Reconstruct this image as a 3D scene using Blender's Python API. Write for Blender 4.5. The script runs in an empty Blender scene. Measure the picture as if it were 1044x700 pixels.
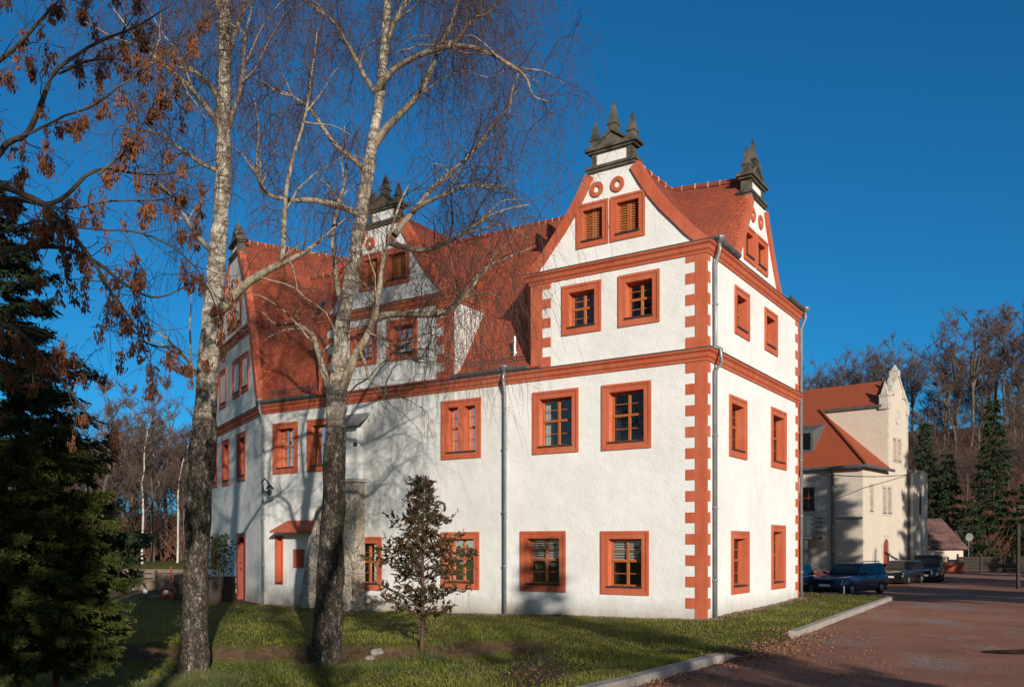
import bpy, bmesh, math, random
import numpy as np
from mathutils import Vector, Matrix
R = math.radians
rng = np.random.default_rng(7)
random.seed(7)

# ------------------------------------------------------------------ camera, sky, sun, exposure
sc = bpy.context.scene
COL = sc.collection
cam_d = bpy.data.cameras.new("camera"); cam = bpy.data.objects.new("camera", cam_d); COL.objects.link(cam)
cam.location = (0, 0, 2.0); cam.rotation_euler = (R(90), 0, 0)
cam_d.sensor_width = 36; cam_d.lens = 36 * 890 / 1044; cam_d.shift_y = 205 / 1044
cam_d.clip_end = 3000; cam_d.clip_start = .1
sc.camera = cam
SUN_EL = 14.0; SUN_DIR = Vector((.287, -.958, 0)).normalized()      # horizontal direction towards the sun
w = bpy.data.worlds.new("World"); sc.world = w; w.use_nodes = True
nt = w.node_tree; bg = nt.nodes['Background']
sky = nt.nodes.new('ShaderNodeTexSky'); sky.sky_type = 'NISHITA'; sky.sun_disc = False
sky.sun_elevation = R(SUN_EL); sky.sun_rotation = R(163.3); sky.altitude = 300
sky.air_density = 1.0; sky.dust_density = .0; sky.ozone_density = 3.0
hs = nt.nodes.new('ShaderNodeHueSaturation'); hs.inputs['Saturation'].default_value = 1.0; hs.inputs['Value'].default_value = .8
tc_ = nt.nodes.new('ShaderNodeTexCoord'); sx_ = nt.nodes.new('ShaderNodeVectorMath'); sx_.operation = 'ADD'; sx_.inputs[1].default_value = (0, 0, .045)
nm_ = nt.nodes.new('ShaderNodeVectorMath'); nm_.operation = 'NORMALIZE'
nt.links.new(tc_.outputs['Generated'], sx_.inputs[0]); nt.links.new(sx_.outputs[0], nm_.inputs[0]); nt.links.new(nm_.outputs[0], sky.inputs[0])   # clear dry winter air: no pale band at the horizon
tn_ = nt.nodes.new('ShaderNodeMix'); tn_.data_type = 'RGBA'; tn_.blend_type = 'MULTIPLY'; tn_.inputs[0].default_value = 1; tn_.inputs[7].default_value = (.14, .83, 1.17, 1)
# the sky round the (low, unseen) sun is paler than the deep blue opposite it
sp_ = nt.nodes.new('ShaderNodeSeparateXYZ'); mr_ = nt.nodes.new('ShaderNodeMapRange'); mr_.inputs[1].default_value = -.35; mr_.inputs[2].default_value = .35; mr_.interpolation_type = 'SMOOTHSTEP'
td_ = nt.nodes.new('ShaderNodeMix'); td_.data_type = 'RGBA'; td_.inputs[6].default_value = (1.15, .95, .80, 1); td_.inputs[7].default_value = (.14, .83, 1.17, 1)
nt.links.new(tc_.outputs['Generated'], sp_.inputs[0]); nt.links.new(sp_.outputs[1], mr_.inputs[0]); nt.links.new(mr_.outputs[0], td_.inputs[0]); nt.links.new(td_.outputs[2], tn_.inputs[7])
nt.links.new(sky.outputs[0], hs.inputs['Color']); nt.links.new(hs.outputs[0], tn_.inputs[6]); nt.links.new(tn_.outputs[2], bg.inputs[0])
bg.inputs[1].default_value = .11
sun_d = bpy.data.lights.new("sun", 'SUN'); sun_d.energy = 4.8; sun_d.angle = R(.5); sun_d.color = (1, .915, .80)
sun = bpy.data.objects.new("sun", sun_d); COL.objects.link(sun)
ce, se = math.cos(R(SUN_EL)), math.sin(R(SUN_EL))
sun.rotation_euler = Vector((-SUN_DIR.x * ce, -SUN_DIR.y * ce, -se)).to_track_quat('-Z', 'Y').to_euler()
sun.location = (20, -30, 30)
sc.view_settings.view_transform = 'Standard'; sc.view_settings.look = 'None'
sc.view_settings.gamma = 1; sc.view_settings.use_curve_mapping = False
sc.view_settings.exposure = .15

def at(px, py, Y):
    """measured photo point -> world point at depth Y"""
    return np.array(((px - 522) / 890 * Y, Y, 2 + (555 - py) * Y / 890))

# ------------------------------------------------------------------ materials
def mat(name, col, rough=.8, metal=0, spec=.3):
    m = bpy.data.materials.new(name); m.use_nodes = True
    b = m.node_tree.nodes['Principled BSDF']
    b.inputs['Base Color'].default_value = (*col, 1); b.inputs['Roughness'].default_value = rough
    b.inputs['Metallic'].default_value = metal; b.inputs['Specular IOR Level'].default_value = spec
    m.diffuse_color = (*col, 1)
    return m
class NT:
    def __init__(s, m): s.m = m; s.n = m.node_tree.nodes; s.l = m.node_tree.links; s.b = s.n['Principled BSDF']
    def new(s, t, **k):
        n = s.n.new(t)
        for a, v in k.items(): setattr(n, a, v)
        return n
    def coord(s, scale=(1, 1, 1), uv=False):
        tc = s.new('ShaderNodeTexCoord'); mp = s.new('ShaderNodeMapping'); mp.inputs['Scale'].default_value = scale
        s.l.new(tc.outputs['UV' if uv else 'Object'], mp.inputs[0]); return mp.outputs[0]
    def noise(s, v, scale, detail=4, rough=.6):
        n = s.new('ShaderNodeTexNoise'); n.inputs['Scale'].default_value = scale; n.inputs['Detail'].default_value = detail
        n.inputs['Roughness'].default_value = rough; s.l.new(v, n.inputs['Vector']); return n.outputs[0]
    def ramp(s, f, stops):
        r = s.new('ShaderNodeValToRGB'); e = r.color_ramp.elements
        while len(e) < len(stops): e.new(.5)
        for x, (p, c) in zip(e, stops): x.position = p; x.color = (*c, 1) if len(c) == 3 else c
        s.l.new(f, r.inputs[0]); return r.outputs[0]
    def mix(s, f, a, b, mode='MIX'):
        m = s.new('ShaderNodeMix', data_type='RGBA', blend_type=mode)
        for sock, v in ((m.inputs[0], f), (m.inputs[6], a), (m.inputs[7], b)):
            if isinstance(v, (int, float)): sock.default_value = v
            elif isinstance(v, tuple): sock.default_value = (*v, 1)
            else: s.l.new(v, sock)
        return m.outputs[2]
    def bump(s, h, strength=.3, dist=.02):
        b = s.new('ShaderNodeBump'); b.inputs['Strength'].default_value = strength; b.inputs['Distance'].default_value = dist
        s.l.new(h, b.inputs['Height']); s.l.new(b.outputs[0], s.b.inputs['Normal'])
    def col(s, c): s.l.new(c, s.b.inputs['Base Color'])
    def math(s, op, a, b=0.0):
        m = s.new('ShaderNodeMath', operation=op)
        for sock, v in zip(m.inputs, (a, b)):
            if isinstance(v, (int, float)): sock.default_value = v
            else: s.l.new(v, sock)
        return m.outputs[0]
def g3(v): return (v, v, v)

def noisy(name, c1, c2, scale=4, rough=.85, stretch=(1, 1, 1), bump=.2, bscale=None, lo=.35, hi=.65, dist=.02, spec=.3, metal=0):
    m = mat(name, c1, rough, metal, spec); n = NT(m); v = n.coord(stretch)
    n.col(n.ramp(n.noise(v, scale, 6), [(lo, c1), (hi, c2)]))
    if bump: n.bump(n.noise(v, bscale or scale * 4, 5), bump, dist)
    return m

def plaster(name, base, dirt, streak=.35, foot=None):
    m = mat(name, base, .92, 0, .15); n = NT(m); v = n.coord(); vs = n.coord((1.6, 1.6, .12))
    c = n.ramp(n.noise(v, .9, 6, .65), [(.3, tuple(x * .93 for x in base)), (.62, base)])
    st = n.ramp(n.noise(vs, 3.2, 7, .7), [(.52, g3(0)), (.75, g3(1))])
    pt = n.ramp(n.noise(v, .33, 3), [(.45, g3(0)), (.7, g3(1))])
    c = n.mix(n.math('MULTIPLY', n.math('MULTIPLY', st, pt), streak), c, dirt)
    sp = n.ramp(n.noise(v, 14, 3, .8), [(.70, g3(0)), (.78, g3(1))])
    c = n.mix(n.math('MULTIPLY', sp, .18), c, dirt)
    if foot is not None:          # soil splashed up along the foot of the wall
        sep = n.new('ShaderNodeSeparateXYZ'); tc = n.new('ShaderNodeTexCoord'); n.l.new(tc.outputs['Object'], sep.inputs[0])
        hz = n.math('SUBTRACT', sep.outputs[2], n.math('MULTIPLY', n.noise(n.coord((1, 1, .4)), 1.7, 6, .7), .9))
        mr = n.new('ShaderNodeMapRange'); mr.inputs[1].default_value = foot + .15; mr.inputs[2].default_value = foot - .55; n.l.new(hz, mr.inputs[0])
        c = n.mix(n.math('MULTIPLY', mr.outputs[0], .75), c, (.30, .25, .19))
        vo = n.new('ShaderNodeTexVoronoi', feature='DISTANCE_TO_EDGE'); vo.inputs['Scale'].default_value = .42
        n.l.new(n.mix(.12, v, n.new('ShaderNodeTexNoise').outputs[1]), vo.inputs['Vector'])
        ck = n.math('MULTIPLY', n.ramp(vo.outputs['Distance'], [(.0, g3(1)), (.006, g3(0))]), n.ramp(n.noise(v, .5, 2), [(.5, g3(0)), (.6, g3(.3))]))
        c = n.mix(ck, c, dirt)
        c = n.mix(1.0, c, n.ramp(n.noise(v, .55, 4, .6), [(.35, (.93, .925, .91)), (.6, (1, 1, 1))]), 'MULTIPLY')
    n.col(c)
    h = n.mix(.16, n.noise(n.coord((1, 1, 1.6)), 1.5, 4, .55), n.noise(v, 15, 3, .5))
    n.bump(h, .6, .07)
    return m
M = {}
M['plaster'] = plaster('lime_plaster', (.79, .785, .77), (.40, .38, .34), .30, -.1)
M['plaster_old'] = plaster('weathered_plaster', (.73, .722, .70), (.20, .19, .18), .95, -.2)
M['cream'] = plaster('cream_render', (.60, .52, .425), (.3, .26, .2), .3)
def redpaint():
    m = mat('red_paint', (.50, .12, .055), .75, 0, .25); n = NT(m); v = n.coord(); vs = n.coord((2, 2, .4))
    c = n.ramp(n.noise(vs, 2.5, 6, .7), [(.3, (.41, .088, .040)), (.5, (.47, .106, .050)), (.75, (.53, .14, .075))])
    chip = n.ramp(n.noise(v, 3.1, 8, .75), [(.69, g3(0)), (.705, g3(1))])
    c = n.mix(n.ramp(n.noise(v, .7, 5, .7), [(.45, g3(0)), (.75, g3(.45))]), c, (.56, .22, .14))
    c = n.mix(n.ramp(n.noise(vs, 6, 5, .7), [(.6, g3(0)), (.8, g3(.5))]), c, (.22, .06, .04))
    n.col(n.mix(n.math('MULTIPLY', chip, .8), c, (.66, .5, .4)))
    n.bump(n.noise(v, 18, 4), .25, .02); return m
M['red'] = redpaint()
def tiles(name, c1, c2, c3, w=.17, h=.135):
    m = mat(name, c1, .75, 0, .3); n = NT(m); uv = n.coord((1, 1, 1), True); v = n.coord()
    br = n.new('ShaderNodeTexBrick'); br.inputs['Scale'].default_value = 1; br.inputs['Brick Width'].default_value = w
    br.inputs['Row Height'].default_value = h; br.inputs['Mortar Size'].default_value = .014; br.inputs['Mortar Smooth'].default_value = .3
    br.inputs['Bias'].default_value = -.1
    br.inputs['Color1'].default_value = (*c1, 1); br.inputs['Color2'].default_value = (*c2, 1); br.inputs['Mortar'].default_value = (*tuple(x * .5 for x in c1), 1)
    n.l.new(uv, br.inputs['Vector'])
    pt = n.ramp(n.noise(v, .8, 6, .7), [(.42, g3(0)), (.72, g3(1))])
    sp = n.ramp(n.noise(v, 7, 3, .6), [(.6, g3(0)), (.72, g3(1))])
    c = n.mix(n.math('MULTIPLY', pt, .65), br.outputs['Color'], c3)
    n.col(n.mix(n.math('MULTIPLY', sp, .35), c, c3))
    # saw-tooth row profile + joints
    sep = n.new('ShaderNodeSeparateXYZ'); n.l.new(uv, sep.inputs[0])
    fr = n.math('FRACT', n.math('DIVIDE', sep.outputs[1], h))
    hh = n.math('SUBTRACT', n.math('SUBTRACT', 1.0, fr), n.math('MULTIPLY', br.outputs['Fac'], .6))
    n.bump(hh, .9, .03); return m
M['tile'] = tiles('clay_roof_tiles', (.44, .095, .042), (.33, .068, .032), (.17, .058, .042), .16, .12)
M['tile_new'] = tiles('orange_clay_tiles', (.46, .10, .035), (.42, .09, .033), (.36, .08, .035))
M['tile_old'] = tiles('old_brown_tiles', (.13, .062, .05), (.08, .045, .04), (.26, .17, .14), .3, .3)
M['mortar'] = noisy('ridge_mortar', (.62, .42, .33), (.40, .16, .09), 9, .9)
M['lead'] = noisy('weathered_zinc', (.10, .105, .11), (.17, .175, .18), 3, .6, metal=.4)
M['zinc'] = noisy('zinc_pipe', (.30, .31, .32), (.22, .235, .245), 3, .36, metal=.35, bump=.05)
M['sand_dark'] = noisy('blackened_sandstone', (.035, .033, .03), (.13, .115, .09), 2.6, .95, bump=.6, bscale=14, dist=.03)
M['wood'] = noisy('window_wood', (.42, .13, .035), (.33, .09, .025), 6, .5, (1, 1, .2), .1)
M['wood_dark'] = noisy('weathered_wood', (.20, .15, .115), (.12, .09, .07), 5, .85, (.3, 3, 3), .3)
M['timber'] = noisy('tarred_timber', (.03, .022, .018), (.05, .04, .03), 5)
M['louvre'] = noisy('louvre_wood', (.44, .15, .05), (.33, .10, .035), 8, .7, (1, 1, 3), .1)
M['sill'] = mat('dark_sill', (.05, .04, .035), .6)
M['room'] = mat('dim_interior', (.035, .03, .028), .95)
M['blind'] = mat('white_blind', (.7, .69, .66), .7)
def glass():
    m = mat('window_glass', (.02, .025, .03), .03); n = NT(m)
    t = n.new('ShaderNodeBsdfTransparent'); t.inputs[0].default_value = (.62, .66, .66, 1)
    g = n.new('ShaderNodeBsdfGlossy'); g.inputs['Roughness'].default_value = .03; g.inputs[0].default_value = (.9, .95, 1, 1)
    fr = n.new('ShaderNodeFresnel'); fr.inputs[0].default_value = 1.7
    nz = n.noise(n.coord(), 1.3, 2); bp = n.new('ShaderNodeBump'); bp.inputs['Strength'].default_value = .12; bp.inputs['Distance'].default_value = .1
    n.l.new(nz, bp.inputs['Height']); n.l.new(bp.outputs[0], g.inputs['Normal'])
    mx = n.new('ShaderNodeMixShader'); n.l.new(fr.outputs[0], mx.inputs[0]); n.l.new(t.outputs[0], mx.inputs[1]); n.l.new(g.outputs[0], mx.inputs[2])
    n.l.new(mx.outputs[0], n.n['Material Output'].inputs[0]); return m
M['glass'] = glass()
def stone_masonry():
    m = mat('rubble_masonry', (.4, .34, .27), .95, 0, .15); n = NT(m); v = n.coord((2.6, 2.6, 4.2))
    dv = n.mix(.06, v, n.new('ShaderNodeTexNoise').outputs[1])
    vo = n.new('ShaderNodeTexVoronoi', feature='F1'); n.l.new(dv, vo.inputs['Vector']); vo.inputs['Scale'].default_value = 1
    ve = n.new('ShaderNodeTexVoronoi', feature='DISTANCE_TO_EDGE'); n.l.new(dv, ve.inputs['Vector']); ve.inputs['Scale'].default_value = 1
    sep = n.new('ShaderNodeSeparateColor'); n.l.new(vo.outputs['Color'], sep.inputs[0])
    c = n.ramp(sep.outputs[0], [(.1, (.30, .25, .19)), (.5, (.46, .38, .28)), (.9, (.36, .33, .29))])
    c = n.mix(n.ramp(n.noise(n.coord(), 6, 5, .7), [(.45, g3(0)), (.8, g3(1))]), c, (.15, .12, .10))
    jt = n.ramp(ve.outputs['Distance'], [(.03, g3(1)), (.07, g3(0))])
    n.col(n.mix(jt, c, (.50, .45, .38))); n.bump(n.ramp(ve.outputs['Distance'], [(0, g3(0)), (.12, g3(1))]), .7, .05); return m
M['masonry'] = stone_masonry()
M['ashlar'] = noisy('pale_stone', (.58, .54, .46), (.42, .38, .32), 3, .9, bump=.4)
M['kerb'] = noisy('concrete_kerb', (.40, .35, .31), (.28, .24, .21), 3, .9, bump=.3, bscale=30)
M['slate'] = noisy('grey_slate', (.13, .14, .15), (.2, .2, .2), 4, .6)
M['steel'] = mat('painted_steel', (.10, .11, .12), .5, .3)
M['door'] = noisy('shade_dark_red_door', (.27, .055, .032), (.20, .042, .026), 4, .6, (2, 2, .3))  # red darkened to hold the shade on the castle door; house door shares it
M['black'] = mat('black_plastic', (.012, .012, .013), .5)
M['rubber'] = mat('tyre_rubber', (.012, .012, .012), .85)
M['alloy'] = mat('alloy_rim', (.35, .36, .37), .35, .8)
M['chrome'] = mat('chrome', (.7, .7, .7), .15, 1)
M['lampglass'] = mat('headlight_glass', (.75, .78, .8), .1, 0, .8)
M['plate'] = mat('number_plate', (.7, .7, .66), .5)
M['carglass'] = mat('tinted_car_glass', (.01, .012, .013), .06, 0, .45)
M['orange'] = mat('orange_indicator', (.7, .2, .02), .3)
M['redlamp'] = mat('red_tail_lamp', (.4, .02, .02), .25)
M['globe'] = mat('white_globe', (.78, .78, .76), .3)
def carpaint(name, c):
    m = mat(name, c, .28, .2, .6); m.node_tree.nodes['Principled BSDF'].inputs['Coat Weight'].default_value = .8; return m
M['blue'] = carpaint('dark_blue_paint', (.018, .045, .10))
M['blk'] = carpaint('black_car_paint', (.012, .011, .013))
M['grn'] = carpaint('dark_green_paint', (.008, .012, .011))
def birchbark(name, low, z0, z1):
    """pale bark with dark bands; corky dark bark in the lowest stretch of the trunk"""
    m = mat(name, (.6, .55, .47), .85, 0, .2); n = NT(m); v = n.coord((1, 1, 1)); vh = n.coord((2.2, 2.2, 9)); vv = n.coord((7, 7, 1.3))
    pale = n.ramp(n.noise(v, 5, 5, .7), [(.3, (.16, .125, .09)), (.45, (.36, .30, .23)), (.58, (.62, .56, .46)), (.78, (.72, .67, .58))])
    band = n.ramp(n.noise(vh, 1.1, 7, .7), [(.50, g3(0)), (.58, g3(1))])
    pale = n.mix(n.math('MULTIPLY', band, .8), pale, (.10, .085, .07))
    vo = n.new('ShaderNodeTexVoronoi', feature='DISTANCE_TO_EDGE'); vo.inputs['Scale'].default_value = 1; wn = n.new('ShaderNodeTexNoise'); wn.inputs['Scale'].default_value = 9; wn.inputs['Detail'].default_value = 5; n.l.new(v, wn.inputs['Vector']); n.l.new(n.mix(.45, n.coord((19, 19, 6.5)), n.mix(1.0, wn.outputs[1], (6, 6, 6), 'MULTIPLY')), vo.inputs['Vector'])
    ck = n.ramp(vo.outputs['Distance'], [(.0, g3(.30)), (.20, g3(1))])
    cork = n.ramp(n.noise(n.coord((6, 6, 2.5)), 1.7, 6, .75), [(.35, (.045, .036, .028)), (.52, (.13, .105, .08)), (.60, (.20, .17, .14)), (.65, (.50, .46, .40))])
    cork = n.mix(1.0, cork, ck, 'MULTIPLY')
    sep = n.new('ShaderNodeSeparateXYZ'); tc = n.new('ShaderNodeTexCoord'); n.l.new(tc.outputs['Object'], sep.inputs[0])
    hz = n.math('ADD', sep.outputs[2], n.math('MULTIPLY', n.math('SUBTRACT', n.noise(v, 2.2, 5, .7), .5), 9.0))
    mr = n.new('ShaderNodeMapRange'); mr.inputs[1].default_value = z0; mr.inputs[2].default_value = z1; n.l.new(hz, mr.inputs[0])
    n.col(n.mix(mr.outputs[0], cork, pale)); n.bump(n.mix(.5, n.noise(vv, 1.6, 6, .7), ck), 1.0, .05); return m
M['birch'] = birchbark('birch_bark', True, 4.6, 6.8)
M['birchlimb'] = noisy('birch_limb_bark', (.40, .33, .235), (.10, .075, .05), 4, .85, (2, 2, 2), .4, lo=.35, hi=.7)
M['limb'] = noisy('grey_brown_bark', (.095, .075, .06), (.05, .04, .032), 5, .9, bump=.4)
M['twig'] = mat('purple_brown_twigs', (.085, .05, .042), .8)
M['twig_far'] = noisy('far_twigs', (.13, .085, .065), (.09, .062, .05), .6, .9, bump=0)
M['bark_far'] = noisy('far_bark', (.15, .12, .095), (.085, .07, .055), 1.2, .9, bump=0)
M['bark_white'] = noisy('white_far_bark', (.60, .56, .50), (.3, .27, .24), 1.6, .9, bump=0)
M['bark_conifer'] = noisy('conifer_bark', (.12, .07, .05), (.06, .035, .025), 6, .9, (3, 3, 1), .5)
def foliage(name, c1, c2, scale=1.2, trans=.25):
    m = mat(name, c1, .7, 0, .25); n = NT(m)
    n.col(n.ramp(n.noise(n.coord(), scale, 4, .7), [(.35, c1), (.65, c2)]))
    try: n.b.inputs['Subsurface Weight'].default_value = 0
    except Exception: pass
    if trans:
        t = n.new('ShaderNodeBsdfTranslucent'); t.inputs[0].default_value = (*tuple(min(1, x * 1.2) for x in c2), 1)
        mx = n.new('ShaderNodeMixShader'); mx.inputs[0].default_value = trans
        n.l.new(n.b.outputs[0], mx.inputs[1]); n.l.new(t.outputs[0], mx.inputs[2]); n.l.new(mx.outputs[0], n.n['Material Output'].inputs[0])
    return m
M['spruce'] = foliage('spruce_needles', (.018, .032, .014), (.035, .05, .02), 1.5, .1)
M['cypress'] = foliage('cypress_sprays', (.034, .050, .010), (.080, .085, .016), 1.6, .15)
M['thuja'] = foliage('bronzed_sprays', (.036, .046, .017), (.10, .046, .024), 2.2, .15)
M['spruce_far'] = foliage('far_spruce_needles', (.02, .04, .016), (.035, .055, .02), .3, .1)
M['keys'] = foliage('dry_seed_keys', (.085, .034, .018), (.25, .10, .045), 4, .2)
M['evergreen'] = foliage('potted_leaves', (.03, .06, .02), (.07, .10, .03), 3, .2)
M['grass'] = foliage('lawn_blades', (.13, .175, .022), (.29, .29, .05), .55, .35)
M['drygrass'] = foliage('dry_blades', (.24, .18, .07), (.36, .29, .13), 1.5, .3)
M['tuft'] = foliage('tuft_blades', (.06, .09, .02), (.20, .19, .08), .9, .3)
M['deadleaf'] = noisy('dead_leaves', (.16, .075, .04), (.28, .15, .08), 9, .9, bump=0)
M['brush'] = noisy('brushwood', (.22, .105, .065), (.12, .065, .045), .25, .95, bump=0)
M['rock'] = noisy('field_stone', (.32, .29, .25), (.2, .18, .15), 4, .9, bump=.5)
M['redstone'] = noisy('gravel_stone', (.26, .19, .15), (.17, .11, .085), 4, .95, bump=0)
M['terracotta'] = noisy('red_box', (.32, .08, .04), (.26, .06, .03), 4)

# ------------------------------------------------------------------ mesh helpers
class MB:
    def __init__(s): s.v = []; s.f = []
    def add(s, vs, fs):
        b = len(s.v); s.v += [tuple(map(float, p)) for p in vs]; s.f += [tuple(i + b for i in f) for f in fs]
    def quad(s, a, b, c, d): s.add([a, b, c, d], [(0, 1, 2, 3)])
    def hexa(s, p):       # 8 points: bottom ring, top ring
        s.add(p, [(3, 2, 1, 0), (4, 5, 6, 7), (0, 1, 5, 4), (1, 2, 6, 5), (2, 3, 7, 6), (3, 0, 4, 7)])
    def box(s, x0, x1, y0, y1, z0, z1, T=None):
        p = [(x0, y0, z0), (x1, y0, z0), (x1, y1, z0), (x0, y1, z0), (x0, y0, z1), (x1, y0, z1), (x1, y1, z1), (x0, y1, z1)]
        s.hexa([T(*q) for q in p] if T else p)
    def prism(s, poly, h0, h1, T):     # poly 2d (a,b) extruded over h: T(a,b,h)
        n = len(poly); vs = [T(a, b, h0) for a, b in poly] + [T(a, b, h1) for a, b in poly]
        fs = [tuple(range(n - 1, -1, -1)), tuple(range(n, 2 * n))] + [(i, (i + 1) % n, (i + 1) % n + n, i + n) for i in range(n)]
        s.add(vs, fs)
    def tube(s, pts, rad, n=8, cap=True):
        pts = [np.array(p, float) for p in pts]; k = len(pts)
        if not hasattr(rad, '__len__'): rad = [rad] * k
        vs = []; up = np.array((.31, .17, .93))
        for i, p in enumerate(pts):
            t = pts[min(i + 1, k - 1)] - pts[max(i - 1, 0)]; t /= np.linalg.norm(t) + 1e-9
            u = np.cross(t, up)
            if np.linalg.norm(u) < .2: u = np.cross(t, (1, 0, 0))
            u /= np.linalg.norm(u); w_ = np.cross(t, u)
            for j in range(n):
                a = 2 * math.pi * j / n; vs.append(p + rad[i] * (math.cos(a) * u + math.sin(a) * w_))
        fs = [(i * n + j, i * n + (j + 1) % n, (i + 1) * n + (j + 1) % n, (i + 1) * n + j) for i in range(k - 1) for j in range(n)]
        if cap: fs += [tuple(range(n - 1, -1, -1)), tuple(range((k - 1) * n, k * n))]
        s.add(vs, fs)
    def lathe(s, prof, T, n=16):       # prof (r,h), T(x,y,h)
        k = len(prof); vs = []
        for r, h in prof:
            for j in range(n): a = 2 * math.pi * j / n; vs.append(T(r * math.cos(a), r * math.sin(a), h))
        fs = [(i * n + j, i * n + (j + 1) % n, (i + 1) * n + (j + 1) % n, (i + 1) * n + j) for i in range(k - 1) for j in range(n)]
        fs += [tuple(range(n - 1, -1, -1)), tuple(range((k - 1) * n, k * n))]
        s.add(vs, fs)
    def loft(s, rows):
        k = len(rows[0]); b = [p for r in rows for p in r]
        s.add(b, [(i * k + j, i * k + j + 1, (i + 1) * k + j + 1, (i + 1) * k + j) for i in range(len(rows) - 1) for j in range(k - 1)])
    def build(s, name, m, parent=None, org=None, smooth=False, uv=False, bevel=0, recalc=True):
        me = bpy.data.meshes.new(name); o3 = np.zeros(3)
        if parent is not None: o3 = np.array(parent.get('_org', (0, 0, 0)))
        elif org is not None: o3 = np.array(org, float)
        me.from_pydata([tuple(np.array(p) - o3) for p in s.v], [], s.f)
        if recalc:
            bm = bmesh.new(); bm.from_mesh(me); bmesh.ops.recalc_face_normals(bm, faces=bm.faces); bm.to_mesh(me); bm.free()
        if smooth: me.polygons.foreach_set('use_smooth', [True] * len(me.polygons))
        if uv:
            ul = me.uv_layers.new(name='UVMap')
            for p in me.polygons:
                nn = p.normal.copy()
                if nn.z < 0: nn = -nn
                t = Vector((-nn.y, nn.x, 0)); t = t.normalized() if t.length > 1e-4 else Vector((1, 0, 0))
                q = max(.3, math.sqrt(max(0, 1 - nn.z ** 2)))
                for li in p.loop_indices:
                    c = me.vertices[me.loops[li].vertex_index].co; ul.data[li].uv = (c.dot(t), c.z / q)
        me.materials.append(m)
        o = bpy.data.objects.new(name, me); COL.objects.link(o)
        if parent is not None: o.parent = parent; o['_org'] = tuple(o3)
        else: o.location = o3; o['_org'] = tuple(o3)
        # children of a part sit in the part's own space (parts are never moved)
        if bevel:
            b = o.modifiers.new('bevel', 'BEVEL'); b.width = bevel; b.segments = 2; b.limit_method = 'ANGLE'
        return o
def tag(o, label, cat, group=None, kind=None):
    if label: o['label'] = label
    if cat: o['category'] = cat
    if group: o['group'] = group
    if kind: o['kind'] = kind
    return o
def thing(name, label, cat, loc=(0, 0, 0), group=None):
    o = bpy.data.objects.new(name, None); COL.objects.link(o); o.location = loc; o['_org'] = tuple(float(x) for x in loc)
    o.empty_display_size = .3
    return tag(o, label, cat, group)
def copy_tree(o, parent=None):
    c = o.copy(); COL.objects.link(c)
    if parent is not None: c.parent = parent
    for ch in list(o.children): copy_tree(ch, c)
    return c
def np_mesh(name, V, F, m, parent=None, org=(0, 0, 0), smooth=False):
    V = np.asarray(V, np.float32); F = np.asarray(F, np.int32); k = F.shape[1]
    o3 = np.array(parent.get('_org', (0, 0, 0)) if parent is not None else org, np.float32)
    me = bpy.data.meshes.new(name); me.vertices.add(len(V)); me.vertices.foreach_set('co', (V - o3).ravel())
    me.loops.add(F.size); me.loops.foreach_set('vertex_index', F.ravel())
    me.polygons.add(len(F)); me.polygons.foreach_set('loop_start', np.arange(0, F.size, k, dtype=np.int32))
    if smooth: me.polygons.foreach_set('use_smooth', np.ones(len(F), bool))
    me.update(calc_edges=True); me.validate(); me.materials.append(m)
    o = bpy.data.objects.new(name, me); COL.objects.link(o); o['_org'] = tuple(float(x) for x in o3)
    if parent is not None: o.parent = parent
    else: o.location = tuple(float(x) for x in o3)
    return o
class TB:                       # batch of thin tubes, all quads
    def __init__(s): s.V = []; s.F = []; s.n = 0
    def add(s, pts, rad, n=3):
        P = np.asarray(pts, float); k = len(P); r = np.asarray(rad, float) if hasattr(rad, '__len__') else np.full(k, rad)
        t = np.empty_like(P); t[1:-1] = P[2:] - P[:-2]; t[0] = P[1] - P[0]; t[-1] = P[-1] - P[-2]
        t /= np.linalg.norm(t, axis=1, keepdims=True) + 1e-9
        ref = np.array((.23, .41, .88)); u = np.cross(t, ref); nu = np.linalg.norm(u, axis=1, keepdims=True)
        u = np.where(nu < .15, np.cross(t, np.array((1., 0, 0))), u); u /= np.linalg.norm(u, axis=1, keepdims=True) + 1e-9
        w_ = np.cross(t, u); a = np.arange(n) * 2 * np.pi / n
        V = P[:, None] + r[:, None, None] * (np.cos(a)[None, :, None] * u[:, None] + np.sin(a)[None, :, None] * w_[:, None])
        s.V.append(V.reshape(-1, 3)); i = np.arange(k - 1)[:, None] * n; j = np.arange(n)[None]; j2 = (j + 1) % n
        F = np.stack([i + j, i + j2, i + n + j2, i + n + j], -1).reshape(-1, 4) + s.n
        s.F.append(F); s.n += k * n
    def build(s, name, m, parent=None, org=(0, 0, 0), smooth=True): return np_mesh(name, np.concatenate(s.V), np.concatenate(s.F), m, parent, org, smooth)
def smoothstep(a, b, x):
    t = np.clip((x - a) / (b - a), 0, 1); return t * t * (3 - 2 * t)
def spline(pts, n):
    """Catmull-Rom resample"""
    P = np.asarray(pts, float); P = np.vstack([2 * P[0] - P[1], P, 2 * P[-1] - P[-2]]); k = len(P) - 3; out = []
    for t in np.linspace(0, k - 1e-6, n):
        i = int(t); f = t - i; a, b, c, d = P[i:i + 4]
        out.append(.5 * (2 * b + (c - a) * f + (2 * a - 5 * b + 4 * c - d) * f * f + (3 * b - a - 3 * c + d) * f ** 3))
    return np.array(out)

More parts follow.
